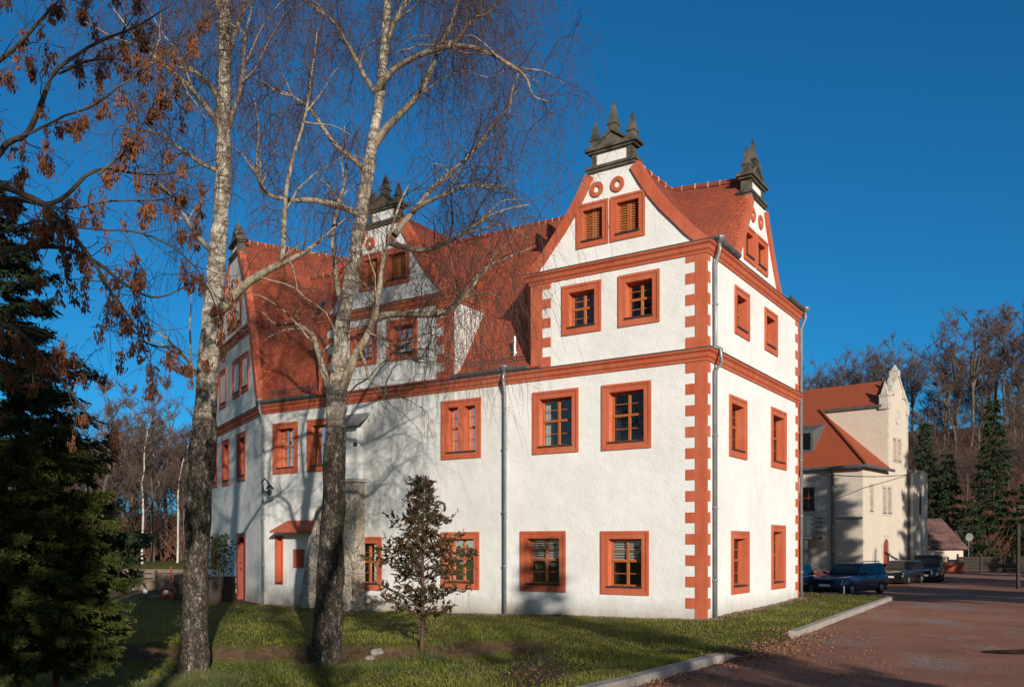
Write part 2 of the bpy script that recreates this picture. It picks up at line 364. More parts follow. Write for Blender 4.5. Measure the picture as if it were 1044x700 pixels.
# ------------------------------------------------------------------ terrain, road
KY = [-60, 12.3, 15.75, 19.3, 34.0, 34.7, 36, 60, 90]; KX = [-56.3, 1.72, 4.12, 6.3, 14.9, 10.9, 10.2, -6, -20]
def kerb_x(y): return np.interp(y, KY, KX)
def road_z(x, y): return np.interp(y, [-60, 12, 34, 42, 64, 100], [0, 0, -.12, -.30, -.38, -.40]) + 0 * x
def wob(x, y): return np.sin(x * 1.3 + .7 * np.sin(y * .9)) * .5 + np.sin(y * 1.9 + x * .63) * .3 + np.sin(x * 3.1 - y * 2.3) * .2
def bank_mask(x, y):
    wv = wob(x * 1.1, y * .6) * .34 + .12 * np.sin(x * 4.1) * np.sin(y * 3 + x)
    return smoothstep(1.6, -.6, x + wv) * smoothstep(20.35, 19.45, y + wv)
def hill_z(x, y):
    hr = 17.5 * smoothstep(82, 150, y + .22 * (x - 60)) * smoothstep(8, 48, x) * (.88 + .004 * (x - 60))
    hr += 30 * smoothstep(165, 420, y) * smoothstep(-30, 90, x)
    hl = 1.0 * smoothstep(45, 60, y) * smoothstep(-8, -20, x) + 5 * smoothstep(90, 260, y) * smoothstep(10, -40, x)
    return hr + hl
def lawn_z(x, y):
    z = np.clip(-.03 + .027 * (x - 5.5), -.30, .12)
    z = z - .36 * bank_mask(x, y) + .025 * wob(x, y)
    return z + hill_z(x, y)
def on_road(x, y): return (x > kerb_x(y)) & (y < 84) & (x < 75)
def ground_z(x, y):
    x = np.asarray(x, float); y = np.asarray(y, float)
    dk = (kerb_x(y) - x) * .8                       # distance left of the kerb line
    zr = road_z(x, y); zl = lawn_z(x, y)
    gap = smoothstep(15.3, 16.2, y) * smoothstep(19.6, 18.9, y)
    zl = np.where((y < 35), zl + (zr + .10 - .12 * gap - zl) * smoothstep(2.2, .12, dk), zl)
    inside = (dk < .13) & (x < 75)
    zi = zr - .05 + hill_z(x, y) * smoothstep(80, 86, y)
    return np.where(inside & (y < 86), zi, zl)
def lines(*segs):
    out = []
    for a, b, st in segs: out += list(np.arange(a, b, st))
    return np.array(out + [segs[-1][1]])
gx = lines((-900, -120, 60), (-120, -30, 6), (-30, -14, 1), (-14, -3, .2), (-3, 16, .1), (16, 20, .4), (20, 40, 1), (40, 130, 5), (130, 900, 70))
gy = lines((-80, 6, 3), (6, 36, .1), (36, 60, 1), (60, 180, 4), (180, 1500, 60))
GX, GY = np.meshgrid(gx, gy); GZ = ground_z(GX, GY)
V = np.stack([GX, GY, GZ], -1).reshape(-1, 3); nx, ny = len(gx), len(gy)
ii = (np.arange(ny - 1)[:, None] * nx + np.arange(nx - 1)[None]).ravel()
def ground_mat():
    m = mat('lawn_ground', (.08, .09, .025), .95, 0, .1); n = NT(m); v = n.coord()
    g = n.ramp(n.noise(v, .45, 8, .7), [(.32, (.15, .11, .04)), (.45, (.12, .125, .027)), (.6, (.17, .165, .036)), (.75, (.22, .18, .06))])
    fine = n.ramp(n.noise(v, 26, 4, .7), [(.35, g3(.45)), (.65, g3(1.1))])
    g = n.mix(1.0, g, fine, 'MULTIPLY')
    soil = n.ramp(n.noise(v, 5, 7, .75), [(.3, (.055, .036, .022)), (.6, (.15, .098, .055)), (.8, (.25, .18, .11))])
    at_ = n.new('ShaderNodeAttribute', attribute_name='soil'); hl = n.new('ShaderNodeAttribute', attribute_name='wood')
    f = n.math('ADD', at_.outputs['Fac'], n.math('MULTIPLY', n.math('SUBTRACT', n.noise(v, 2.8, 7, .75), .5), 2.3))
    f = n.ramp(f, [(.42, g3(0)), (.62, g3(1))])
    c = n.mix(f, g, soil)
    litter = n.ramp(n.noise(v, .35, 7, .8), [(.3, (.045, .028, .02)), (.7, (.10, .055, .035))])
    n.col(n.mix(hl.outputs['Fac'], c, litter)); n.bump(n.noise(v, 16, 5, .75), .9, .06); return m
terrain = np_mesh('ground', V, np.stack([ii, ii + 1, ii + nx + 1, ii + nx], -1), ground_mat(), None, (0, 0, 0), True)
tag(terrain, None, None, kind='structure')
X_, Y_ = V[:, 0], V[:, 1]
bm_ = bank_mask(X_, Y_); soil = np.clip(4 * bm_ * (1 - bm_) * .92, 0, 1)
s_w, d_w = (X_ - 5.5) * -.8334 + (Y_ - 23.7) * .5527, (X_ - 5.5) * .5527 + (Y_ - 23.7) * .8334
soil = np.maximum(soil, .62 * smoothstep(-.55, -.1, d_w) * (s_w > -.5) * (s_w < 18.5)); soil = np.maximum(soil, .62 * smoothstep(-.35, .1, s_w) * (d_w > -.3) * (d_w < 9.5))
dk_ = (kerb_x(Y_) - X_) * .8
soil = np.maximum(soil, .8 * smoothstep(1.0, .1, dk_) * smoothstep(15.0, 16.2, Y_) * smoothstep(20.2, 18.9, Y_))   # worn verge in the kerb's gap
soil = np.maximum(soil, .55 * smoothstep(.35, 0, dk_) * (Y_ < 35))
for bx, by, br in ((-4.25, 19.5, 1.1), (-6.65, 18.3, .9), (-2.05, 19.75, .5)): soil = np.maximum(soil, .75 * smoothstep(br, br * .3, np.hypot(X_ - bx, Y_ - by)))
a = terrain.data.attributes.new('soil', 'FLOAT', 'POINT'); a.data.foreach_set('value', soil.astype(np.float32))
hw = np.maximum(smoothstep(84, 90, Y_) * smoothstep(8, 20, X_), smoothstep(66, 85, Y_) * (X_ < 8))
a = terrain.data.attributes.new('wood', 'FLOAT', 'POINT'); a.data.foreach_set('value', hw.astype(np.float32))
# road sheet: rows follow the kerb line
def road_mat():
    m = mat('red_gravel_road', (.2, .1, .075), .95, 0, .2); n = NT(m); v = n.coord(); vl = n.coord((.8, .35, 1))
    c = n.ramp(n.noise(v, .5, 7, .7), [(.3, (.26, .118, .073)), (.55, (.36, .165, .105)), (.75, (.44, .235, .16))])
    gp = n.ramp(n.noise(vl, .62, 6, .66), [(.54, g3(0)), (.62, g3(1))])
    gv = n.ramp(n.noise(v, 17, 4, .8), [(.42, (.20, .12, .095)), (.60, (.46, .37, .31))])
    c = n.mix(n.math('MULTIPLY', gp, .85), c, gv)
    peb = n.ramp(n.noise(v, 30, 3, .75), [(.69, g3(0)), (.73, g3(1))])
    c = n.mix(n.math('MULTIPLY', peb, .55), c, (.5, .42, .36))
    dk = n.ramp(n.noise(v, 40, 2, .6), [(.3, g3(.62)), (.6, g3(1.05))])
    n.col(n.mix(1.0, c, dk, 'MULTIPLY')); n.bump(n.mix(.5, n.noise(v, 28, 5, .8), n.noise(v, 3, 5, .7)), .8, .035); return m
ry = lines((-60, 6, 6), (6, 40, .5), (40, 84, 2)); rows = []
for y in ry:
    x0 = float(kerb_x(y)); xs = np.concatenate([x0 + np.linspace(0, 20, 60), np.linspace(x0 + 21, 74.5, 14)])
    z = road_z(xs, y) + .008 * np.sin(xs * 1.7 + y) * np.sin(y * 1.1) - .03 * np.exp(-((xs - 9.6) ** 2 / .9 + (y - 16.6) ** 2 / .25)) - .03 * np.exp(-((xs - 6.8) ** 2 / .5 + (y - 14.6) ** 2 / .12))
    rows.append([(x, y, q) for x, q in zip(xs, z)])
mb = MB(); mb.loft(rows); road = mb.build('road', road_mat(), smooth=True, recalc=False); tag(road, None, None, kind='structure')
mb = MB(); mb.lathe([(.62, -.03), (.66, -.018)], lambda x, y, h: (9.75 + x * 1.25, 16.6 + y * .42 + .08 * math.sin(4 * x), h), 28)
pud = mb.build('puddle', mat('muddy_water', (.035, .025, .018), .08, 0, .6), smooth=False); tag(pud, None, None, kind='structure')
# kerbs
def kerb(y0, y1, label, taper):
    mb = MB(); rows = []; ys = np.linspace(y0, y1, int((y1 - y0) / .5) + 2)
    for i, y in enumerate(ys):
        x = float(kerb_x(y)); k0 = math.hypot(*(np.array((float(kerb_x(y + .05)) - float(kerb_x(y - .05)), .1))))
        dx, dy = (float(kerb_x(y + .05)) - float(kerb_x(y - .05))) / k0, .1 / k0; nx_, ny_ = -dy, dx
        z = float(road_z(x, y)); h = .13
        if taper and (y1 - y) < .6: h = .02 + .11 * (y1 - y) / .6
        rows.append([(x + nx_ * o, y + ny_ * o, z + q) for o, q in ((-.01, -.1), (-.01, h - .03), (.015, h), (.17, h + .012), (.19, h), (.19, -.1))])
    mb.loft(rows); n = len(rows[0]); mb.add(rows[0], [tuple(range(n))]); mb.add(rows[-1], [tuple(range(n - 1, -1, -1))])
    tag(mb.build('kerb', M['kerb'], org=(float(kerb_x(y0)), y0, 0)), label, 'kerb')
kerb(4.0, 15.75, 'low concrete kerb in the foreground between lawn and red road, ending in a slanted tip', True)
kerb(19.3, 34.0, 'longer concrete kerb along the lawn beside the white castle, further up the road', False)

# ------------------------------------------------------------------ castle
C0 = np.array((5.5, 23.7)); ND = np.array((-.8334, .5527)); RD = np.array((.5527, .8334))
L0 = C0 + ND * 18.15; LD = np.array((-.506, .8626)); LN = np.array((-.8626, -.506))
SE = 18.15; TE = 8.95; UE = 10.2; S0 = .22      # near wall runs s = S0..SE, right wall t = 0..TE
class Face:
    def __init__(s, o, d, n): s.o, s.d, s.n = np.array(o), np.array(d), np.array(n)
    def p(s, a, z, out=0): q = s.o + s.d * a + s.n * out; return (q[0], q[1], z)
NF = Face(C0, ND, -RD); RF = Face(C0 + ND * S0, RD, -ND); LF = Face(L0, LD, LN)
def sd(s, d, z): q = C0 + ND * s + RD * d; return (q[0], q[1], z)
castle = thing('castle', 'large white plastered castle with red window surrounds, stepped corner stones and curved gables', 'castle', (C0[0], C0[1], 0))

def strips(mb, F, prof, opens, out=0.0):
    """flat wall with real openings; prof = [(z, a_left, a_right)] ascending, opens = [(a0,a1,z0,z1)]"""
    zs = sorted(set([q[0] for q in prof] + [z for o in opens for z in o[2:] if prof[0][0] < z < prof[-1][0]]))
    pz = [q[0] for q in prof]
    for z0, z1 in zip(zs, zs[1:]):
        zm = (z0 + z1) / 2
        e = lambda z, k: float(np.interp(z, pz, [q[k] for q in prof]))
        iv = sorted((o[0], o[1]) for o in opens if o[2] < zm < o[3])
        cuts = [None] + [x for q in iv for x in q] + [None]
        for i in range(0, len(cuts), 2):
            l0, l1 = (e(z0, 1), e(z1, 1)) if cuts[i] is None else (cuts[i], cuts[i])
            r0, r1 = (e(z0, 2), e(z1, 2)) if cuts[i + 1] is None else (cuts[i + 1], cuts[i + 1])
            if r0 - l0 > 1e-4 or r1 - l1 > 1e-4: mb.quad(F.p(l0, z0, out), F.p(r0, z0, out), F.p(r1, z1, out), F.p(l1, z1, out))
def window(F, a0, a1, z0, z1, kind='cross', band=.23, rec=.24, parent=None, blind=0, name='window', label=None, sm=None):
    """red surround (part) > wooden casement, glass pane, sill, louvre or blind (sub-parts); returns its opening"""
    par = parent or castle; i0, i1, j0, j1 = a0 + band, a1 - band, z0 + band, z1 - band
    mb = MB()
    def ring(A, B, oa, ob):
        q = [(A[0], A[2]), (A[1], A[2]), (A[1], A[3]), (A[0], A[3])]; r = [(B[0], B[2]), (B[1], B[2]), (B[1], B[3]), (B[0], B[3])]
        for k in range(4):
            l = (k + 1) % 4; mb.quad(F.p(*q[k], oa), F.p(*q[l], oa), F.p(*r[l], ob), F.p(*r[k], ob))
    O = (a0, a1, z0, z1); m1 = .35 * band; O1 = (a0 + m1, a1 - m1, z0 + m1, z1 - m1); O2 = (i0, i1, j0, j1)
    ring(O, O, -.02, .045); ring(O, O1, .045, .045); ring(O1, O1, .045, .022); ring(O1, O2, .022, .022); ring(O2, O2, .022, -rec - .05)
    wn = mb.build(name, sm or M['red'], par, recalc=False)
    if label: wn['label'] = label
    T = lambda a, o, z: F.p(a, z, o)
    mb = MB(); mb.box(i0 - .03, i1 + .03, -rec + .02, .06, j0 - .03, j0 + .015, T); mb.build('sill', M['sill'], wn)
    o = -rec + .03
    if kind == 'louvre':
        mb = MB(); am = (i0 + i1) / 2
        for b0, b1 in ((i0 + .004, am - .01), (am + .01, i1 - .004)):
            for x0, x1 in ((b0, b0 + .05), (b1 - .05, b1)): mb.box(x0, x1, o - .04, o + .02, j0 + .02, j1 - .004, T)
            k = int((j1 - j0) / .075)
            for i in range(k):
                zz = j0 + .03 + i * (j1 - j0 - .04) / k
                mb.add([F.p(b0 + .05, zz, o + .02), F.p(b1 - .05, zz, o + .02), F.p(b1 - .05, zz + .075, o - .03), F.p(b0 + .05, zz + .075, o - .03),
                        F.p(b0 + .05, zz + .015, o + .02), F.p(b1 - .05, zz + .015, o + .02)], [(0, 1, 2, 3), (0, 1, 5, 4)])
        mb.build('louvred_shutter', M['louvre'], wn, recalc=False)
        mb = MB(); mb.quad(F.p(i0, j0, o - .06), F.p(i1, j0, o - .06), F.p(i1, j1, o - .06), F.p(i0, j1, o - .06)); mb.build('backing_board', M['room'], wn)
        return (i0, i1, j0, j1)
    if kind == 'blank':
        mb = MB(); mb.box(i0 - .005, i1 + .005, -rec - .04, -rec + .03, j0, j1 + .005, T)
        for k in (1, 2): x = i0 + (i1 - i0) * k / 3; mb.box(x - .008, x + .008, -rec + .02, -rec + .04, j0, j1, T)
        mb.build('board_shutter', M['red'], wn); return (i0, i1, j0, j1)
    groups = [(i0, i1)]
    if kind == 'double':
        am = (i0 + i1) / 2; mb = MB(); mb.box(am - .13, am + .13, -rec - .05, .018, j0 - .01, j1 + .01, T); mb.build('mullion', M['red'], wn); groups = [(i0, am - .13), (am + .13, i1)]
    mb = MB(); gl = MB(); fw = .055
    for b0, b1 in groups:
        mb.box(b0 - .004, b0 + fw, o - .06, o, j0, j1, T); mb.box(b1 - fw, b1 + .004, o - .06, o, j0, j1, T)
        mb.box(b0 + fw, b1 - fw, o - .06, o - .002, j0, j0 + fw, T); mb.box(b0 + fw, b1 - fw, o - .06, o - .002, j1 - fw, j1 + .004, T)
        zt = j0 + (j1 - j0) * .54
        mb.box(b0 + fw, b1 - fw, o - .05, o + .012, zt - .035, zt + .035, T)
        if kind != 'double': bm = (b0 + b1) / 2; mb.box(bm - .035, bm + .035, o - .055, o + .008, j0 + fw, j1 - fw, T)
        for zz in (j0 + (zt - j0) * .5, zt + (j1 - zt) * .5): mb.box(b0 + fw, b1 - fw, o - .035, o - .01, zz - .011, zz + .011, T)
        gl.quad(F.p(b0 + .02, j0 + .02, o - .03), F.p(b1 - .02, j0 + .02, o - .03), F.p(b1 - .02, j1 - .02, o - .03), F.p(b0 + .02, j1 - .02, o - .03))
    mb.build('casement', M['wood'], wn); gl.build('glass_pane', M['glass'], wn, recalc=False)
    if blind:
        mb = MB(); zz = j1 - .04
        while zz > j1 - (j1 - j0) * blind:
            mb.box(i0 + .03, i1 - .03, o - .115, o - .10, zz - .045, zz, T); zz -= .075
        mb.build('slatted_blind', M['blind'], wn)
    if kind == 'curtain':
        for c0, c1 in ((i0 + .02, i0 + .22), (i1 - .2, i1 - .02)):
            mb = MB(); xs = np.linspace(c0, c1, 9); mb.loft([[F.p(x, z, o - .14 + .02 * math.sin(i * 2.4)) for i, x in enumerate(xs)] for z in (j0, j1)])
            mb.build('curtain', M['blind'], wn, recalc=False)
    return (i0, i1, j0, j1)

on, orr, ol = [], [], []       # openings per face
for a0, a1, z0, z1, k, b in ((4.21, 5.82, 4.77, 6.68, 'curtain', 0), (1.86, 3.43, 4.75, 6.66, 'cross', 0), (7.78, 9.39, 4.8, 6.73, 'double', 0),
                             (16.2, 17.56, 4.69, 6.62, 'cross', 0), (14.2, 15.7, 4.69, 6.62, 'cross', 0),
                             (4.65, 6.27, .57, 2.42, 'cross', .48), (1.93, 3.46, .56, 2.40, 'cross', .5), (7.85, 9.4, .56, 2.42, 'cross', .4), (12.02, 13.55, .41, 2.28, 'cross', 0)):
    on.append(window(NF, a0, a1, z0, z1, k, blind=b))
for a0, a1 in ((3.45, 4.78), (1.6, 2.89)): on.append(window(NF, a0, a1, 8.28, 9.77, 'cross'))
for a0, a1 in ((10.43, 11.77), (12.25, 13.5)): on.append(window(NF, a0, a1, 8.32, 9.72, 'cross'))
on.append(window(NF, 17.0, 17.43, .5, 2.37, 'blank', .07, .2, label='narrow red shuttered slot by the left drainpipe'))
tg = []
for a0, a1 in ((3.22, 4.28), (2.05, 3.15)): tg.append(window(NF, a0, a1, 10.80, 12.10, 'louvre', .2, .16))
dg = []
for a0, a1 in ((12.02, 13.06), (10.76, 11.93)): dg.append(window(NF, a0, a1, 10.92, 12.2, 'louvre', .2, .16))
for a0, a1, z0, z1 in ((2.19, 3.51, 8.22, 9.64), (5.01, 6.37, 8.26, 9.63), (1.73, 3.26, 4.57, 6.36), (5.7, 7.38, 4.55, 6.52), (1.9, 3.47, .55, 2.41), (5.73, 7.27, .53, 2.66)):
    orr.append(window(RF, a0, a1, z0, z1, 'cross'))
rg = []
for a0, a1 in ((3.0, 4.08), (4.18, 5.3)): rg.append(window(RF, a0, a1, 10.63, 11.72, 'louvre', .2, .16))
for a0, a1, z0, z1 in ((6.26, 7.68, 8.21, 9.95), (3.62, 5.02, 8.3, 9.95), (2.16, 3.45, 8.33, 9.95), (2.68, 4.2, 4.68, 6.72), (5.68, 7.06, 4.66, 6.72), (8.1, 9.4, 4.7, 6.7), (8.0, 9.4, .84, 2.37)):
    ol.append(window(LF, a0, a1, z0, z1, 'blank' if z0 < 1 else 'cross'))
lg = []
for a0, a1 in ((3.5, 4.62), (4.78, 5.9)): lg.append(window(LF, a0, a1, 11.3, 12.55, 'louvre', .2, .16))
# door of the left face
dr = (2.9, 4.0, -.6, 2.3); mb = MB()
T = lambda a, o, z: LF.p(a, z, o)
mb.box(2.68, 2.9, -.25, .04, -.6, 2.5, T); mb.box(4.0, 4.22, -.25, .04, -.6, 2.5, T); mb.box(2.9, 4.0, -.25, .038, 2.3, 2.5, T)
door = mb.build('door', M['door'], castle)
mb = MB(); mb.box(2.9, 4.0, -.27, -.2, -.6, 2.3, T)
for k in range(1, 5): mb.box(2.9 + .22 * k - .01, 2.9 + .22 * k + .01, -.2, -.185, -.5, 2.25, T)
mb.build('door_leaf', M['door'], door)
mb = MB(); mb.box(3.0, 3.04, -.2, -.12, .95, 1.1, T); mb.build('handle', M['steel'], door)
ol.append(dr)
# walls
GB = -1.2
lo_ = lambda a, b, z0, z1: [o for o in on if a < o[0] < b and z0 < o[2] < z1]
mb = MB(); strips(mb, NF, [(GB, S0, 6.8), (7.3, S0, 6.8)], lo_(0, 6.8, -1, 7)); strips(mb, NF, [(7.3, S0, 5.9), (10.2, S0, 5.9)], lo_(0, 5.9, 7.3, 10)); mb.build('wall', M['plaster'], castle, recalc=False)
mb = MB()
strips(mb, NF, [(GB, 6.8, SE), (7.3, 6.8, SE)], lo_(6.8, SE, -1, 7))
strips(mb, NF, [(7.3, 8.87, 15.1), (10.2, 8.87, 15.1)], lo_(8.87, 15.1, 7.3, 10))
for s_ in (8.87, 15.1): mb.add([sd(s_, 0, 7.3), sd(s_, 2.0, 10.3), sd(s_, 0, 10.3)], [(0, 1, 2)])
mb.build('wall', M['plaster_old'], castle, recalc=False)
mb = MB(); strips(mb, RF, [(GB, 0, TE), (10.2, 0, TE)], orr)
mb.quad(sd(S0, TE, GB), sd(5.9, TE, GB), sd(5.9, TE, 10.2), sd(S0, TE, 10.2)); mb.quad(sd(5.9, TE, GB), sd(SE + 3, TE, GB), sd(SE + 3, TE, 7.3), sd(5.9, TE, 7.3))
mb.add([sd(5.9, 0, 7.3), sd(5.9, 2.1, 10.3), sd(5.9, 0, 10.3)], [(0, 1, 2)]); mb.add([sd(5.9, TE, 7.3), sd(5.9, TE - 2.1, 10.3), sd(5.9, TE, 10.3)], [(0, 1, 2)])
mb.build('wall', M['plaster'], castle, recalc=False)
UC = 4.7
LPROF = [(7.4, 4.45), (7.6, 4.2), (9.0, 3.68), (10.46, 3.15), (11.6, 2.68), (12.68, 2.15), (13.5, 1.7), (14.2, 1.2), (14.45, .95)]
mb = MB(); strips(mb, LF, [(GB, 0, UE), (7.4, 0, UE)], ol); strips(mb, LF, [(z, UC - h + .05, UC + h - .05) for z, h in LPROF], ol + lg, -.001)
e = LF.p(UE, 0); b0 = LF.p(UE, 0, -9.5); f0 = LF.p(0, 0, 0)
mb.quad((e[0], e[1], GB), (b0[0], b0[1], GB), (b0[0], b0[1], 7.4), (e[0], e[1], 7.4))
mb.build('wall', M['plaster_old'], castle, recalc=False)
# dim inner shell so that the windows do not look through the building
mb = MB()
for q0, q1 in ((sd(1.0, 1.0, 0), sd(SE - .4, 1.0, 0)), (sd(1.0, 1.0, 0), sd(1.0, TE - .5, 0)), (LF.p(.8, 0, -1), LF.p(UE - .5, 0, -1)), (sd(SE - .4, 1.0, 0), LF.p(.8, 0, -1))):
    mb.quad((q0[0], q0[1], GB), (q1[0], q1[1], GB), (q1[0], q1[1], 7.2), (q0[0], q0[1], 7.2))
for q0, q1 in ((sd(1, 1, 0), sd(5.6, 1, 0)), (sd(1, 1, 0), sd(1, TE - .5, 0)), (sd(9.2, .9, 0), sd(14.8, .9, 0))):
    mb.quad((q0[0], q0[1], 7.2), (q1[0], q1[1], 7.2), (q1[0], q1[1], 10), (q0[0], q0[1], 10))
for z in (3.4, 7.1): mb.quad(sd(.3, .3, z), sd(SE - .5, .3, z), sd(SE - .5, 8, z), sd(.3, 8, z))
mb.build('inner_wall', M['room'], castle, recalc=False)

# gables
def wallprof(pr, c): return [(z, c - h + .02, c + h - .02) for z, h in pr]
NPROF = [(10.22, 3.02), (10.45, 2.86), (10.8, 2.48), (11.12, 2.2), (11.6, 1.76), (12.1, 1.38), (12.5, 1.12), (12.75, .98), (12.96, .86)]
DPROF = [(10.22, 3.12), (10.4, 3.0), (10.83, 2.58), (11.2, 2.25), (11.63, 1.93), (12.1, 1.6), (12.64, 1.27), (12.95, 1.08), (13.15, .95)]
RPROF = [(10.22, 2.45), (10.5, 2.3), (10.85, 2.02), (11.2, 1.77), (11.6, 1.5), (12.0, 1.25), (12.4, 1.0), (12.75, .84)]
def gable(F, c, pr, opens, topw, circ_z, m='plaster', lift=0, depth=.2):
    mb = MB(); strips(mb, F, wallprof(pr, c), opens, .0); g = mb.build('gable', M[m], castle, recalc=False)
    mb = MB()
    for sg in (-1, 1):           # raking red band with a coping that reaches back over the gable wall
        out = [(c + sg * h, z) for z, h in pr]; inn = []
        for i, (a, z) in enumerate(out):
            q0, q1 = out[max(0, i - 1)], out[min(len(out) - 1, i + 1)]; t = np.array((q1[0] - q0[0], q1[1] - q0[1])); t /= np.linalg.norm(t)
            n_ = np.array((t[1], -t[0])) * (1 if (t[1] * (c - a)) > 0 else -1); inn.append((a + n_[0] * .30, z + n_[1] * .30))
        inn = [(a if (c - a) * (-sg) > .02 else c + sg * .02, max(z, pr[0][0])) for a, z in inn]
        rows = [[F.p(a, z, -depth) for a, z in out], [F.p(a, z, .07) for a, z in out], [F.p(a, z, .07) for a, z in inn], [F.p(a, z, .0) for a, z in inn]]
        mb.loft(rows)
    mb.build('gable_band', M['red'], castle, recalc=False)
    for a, z in circ_z:
        mb = MB(); mb.lathe([(.215, -.01), (.23, .03), (.215, .045), (.10, .045), (.085, -.02), (.0001, -.02)], lambda x, y, h: F.p(a + x, z + y, h + .0), 20)
        oc = mb.build('oculus', M['red'], castle); mb = MB(); mb.lathe([(.08, .0), (.07, .004)], lambda x, y, h: F.p(a + x, z + y, h - .01), 14); mb.build('oculus_hole', M['sill'], oc)
    return g
def pinnacle(F, a, z0, z1, o, r):
    mb = MB(); T = lambda x, y, z: F.p(a + x, z, o + y); H = z1 - z0
    def sq(s, z): return [T(-s, -s, z), T(s, -s, z), T(s, s, z), T(-s, s, z)]
    lv = [(r * .95, 0), (r * .92, .24), (r * 1.2, .27), (r * 1.2, .31), (r * .85, .34), (r * .80, .42), (r * .60, .62), (r * .32, .86), (r * .10, .985), (r * .02, 1.0)]
    rows = [sq(s, z0 + t * H) for s, t in lv]; rows = [q + q[:1] for q in rows]; mb.loft(rows)
    return mb
def crest(F, c, zb, s=1.0, o=-.17, ph=1.0):
    """dark stone crest: two cornices round a white panel, small pediment, three obelisks"""
    T = lambda a, y, z: F.p(c + a, z, o + y); w_ = .66 * s
    mb = MB(); mb.box(-w_ - .12, w_ + .12, -.20, .24, zb - .02, zb + .06, T); mb.box(-w_ - .17, w_ + .17, -.24, .28, zb + .06, zb + .15, T)
    for a in (-1, 1): mb.box(a * w_ - (.16 if a > 0 else 0), a * w_ + (.16 if a < 0 else 0), -.15, .18, zb + .15, zb + .53, T)
    mb.box(-w_ - .1, w_ + .1, -.19, .23, zb + .53, zb + .60, T); mb.box(-w_ - .18, w_ + .18, -.25, .29, zb + .60, zb + .70, T); mb.box(-w_ - .12, w_ + .12, -.2, .25, zb + .70, zb + .75, T)
    cr = mb.build('crest', M['sand_dark'], castle, bevel=.012)
    mb = MB(); mb.box(-w_ + .16, w_ - .16, -.11, .14, zb + .15, zb + .53, T); mb.build('white_panel', M['plaster'], cr)
    mb = MB(); mb.prism([(-.5, zb + .75), (.5, zb + .75), (0, zb + 1.12)], -.1, .16, lambda a, z, y: F.p(c + a * s, z, o + y))
    mb.prism([(-.58, zb + .76), (-.5, zb + .74), (0, zb + 1.1), (.5, zb + .74), (.58, zb + .76), (0, zb + 1.2)], .14, .22, lambda a, z, y: F.p(c + a * s, z, o + y))
    mb.build('small_pediment', M['sand_dark'], cr)
    for a, z0, z1, r in ((-.6 * s, zb + .74, zb + .74 + .82 * ph, .125), (.6 * s, zb + .74, zb + .74 + .82 * ph, .125), (0, zb + 1.05, zb + 1.05 + .95 * ph, .135)):
        pinnacle(F, c + a, z0, z1, o + .03, r).build('pinnacle', M['sand_dark'], cr, recalc=False)
gable(NF, 3.1, NPROF, tg, .7, ((3.60, 12.44), (2.92, 12.44)))
crest(NF, 3.12, 12.96)
gable(NF, 11.98, DPROF, dg, .7, ((12.55, 12.55), (11.6, 12.55)), 'plaster_old')
crest(NF, 11.98, 13.08, ph=.8)
gable(RF, 4.4, RPROF, rg, .78, ((3.85, 12.2), (4.6, 12.2)), depth=.14)
crest(RF, 4.3, 12.75, .95)
gable(LF, UC, LPROF, [(0, 0, 0, 0)], .95, ((4.15, 13.15), (5.1, 13.15)), 'plaster_old', depth=.2)
crest(LF, UC, 14.40, .95, ph=.6)

# string courses and eaves cornices swept along the walls
def sweep(path, prof, closed=False):
    """path: 2d points, outward side = right of travel; prof [(out,z)]"""
    P = [np.array(p, float) for p in path]; rows = []
    for i, p in enumerate(P):
        d0 = P[i] - P[i - 1] if i else P[1] - P[0]; d1 = P[i + 1] - P[i] if i < len(P) - 1 else P[i] - P[i - 1]
        d0 = d0 / np.linalg.norm(d0); d1 = d1 / np.linalg.norm(d1); n0 = np.array((d0[1], -d0[0])); n1 = np.array((d1[1], -d1[0]))
        m = n0 + n1; m = m / np.linalg.norm(m); m = m / max(.3, float(m @ n0)); rows.append([(p[0] + m[0] * o, p[1] + m[1] * o, z) for o, z in prof])
    mb = MB(); mb.loft(rows); n = len(prof); mb.add(rows[0], [tuple(range(n))]); mb.add(rows[-1], [tuple(range(n - 1, -1, -1))]); return mb
q2 = lambda s, d: C0 + ND * s + RD * d
lu = lambda u: L0 + LD * u
def course(z): return [(-.02, z), (.04, z), (.05, z + .07), (.09, z + .11), (.11, z + .21), (.17, z + .26), (.18, z + .325), (-.02, z + .335)]
def cap(z): return [(-.02, z + .005), (.20, z - .012), (.205, z + .012), (-.02, z + .05)]
# travel so that the outside is on the right: left end -> corner -> right end
band_path = [lu(UE), lu(0), q2(S0, 0), q2(S0, TE)]
sweep(band_path, course(7.03)).build('string_course', M['red'], castle)
sweep(band_path, cap(7.362)).build('lead_flashing', M['lead'], castle)
tower_path = [q2(5.9, 1.7), q2(5.9, 0), q2(S0, 0), q2(S0, TE), q2(5.9, TE)]
def corn(z): return [(-.02, z), (.04, z), (.05, z + .06), (.10, z + .11), (.12, z + .20), (.18, z + .25), (.19, z + .30), (-.02, z + .31)]
sweep(tower_path, corn(9.97)).build('eaves_cornice', M['red'], castle)
sweep(tower_path, [(.0, 10.285), (.205, 10.272), (.21, 10.297), (.0, 10.335)]).build('lead_flashing', M['lead'], castle)
dpath = [q2(15.1, 1.7), q2(15.1, 0), q2(8.87, 0), q2(8.87, 1.7)]
sweep(dpath, corn(9.97)).build('eaves_cornice', M['red'], castle)
sweep(dpath, [(.0, 10.285), (.205, 10.272), (.21, 10.297), (.0, 10.335)]).build('lead_flashing', M['lead'], castle)
sweep([lu(UC + 2.95), lu(UC - 2.95)], corn(10.62)).build('gable_cornice', M['red'], castle)
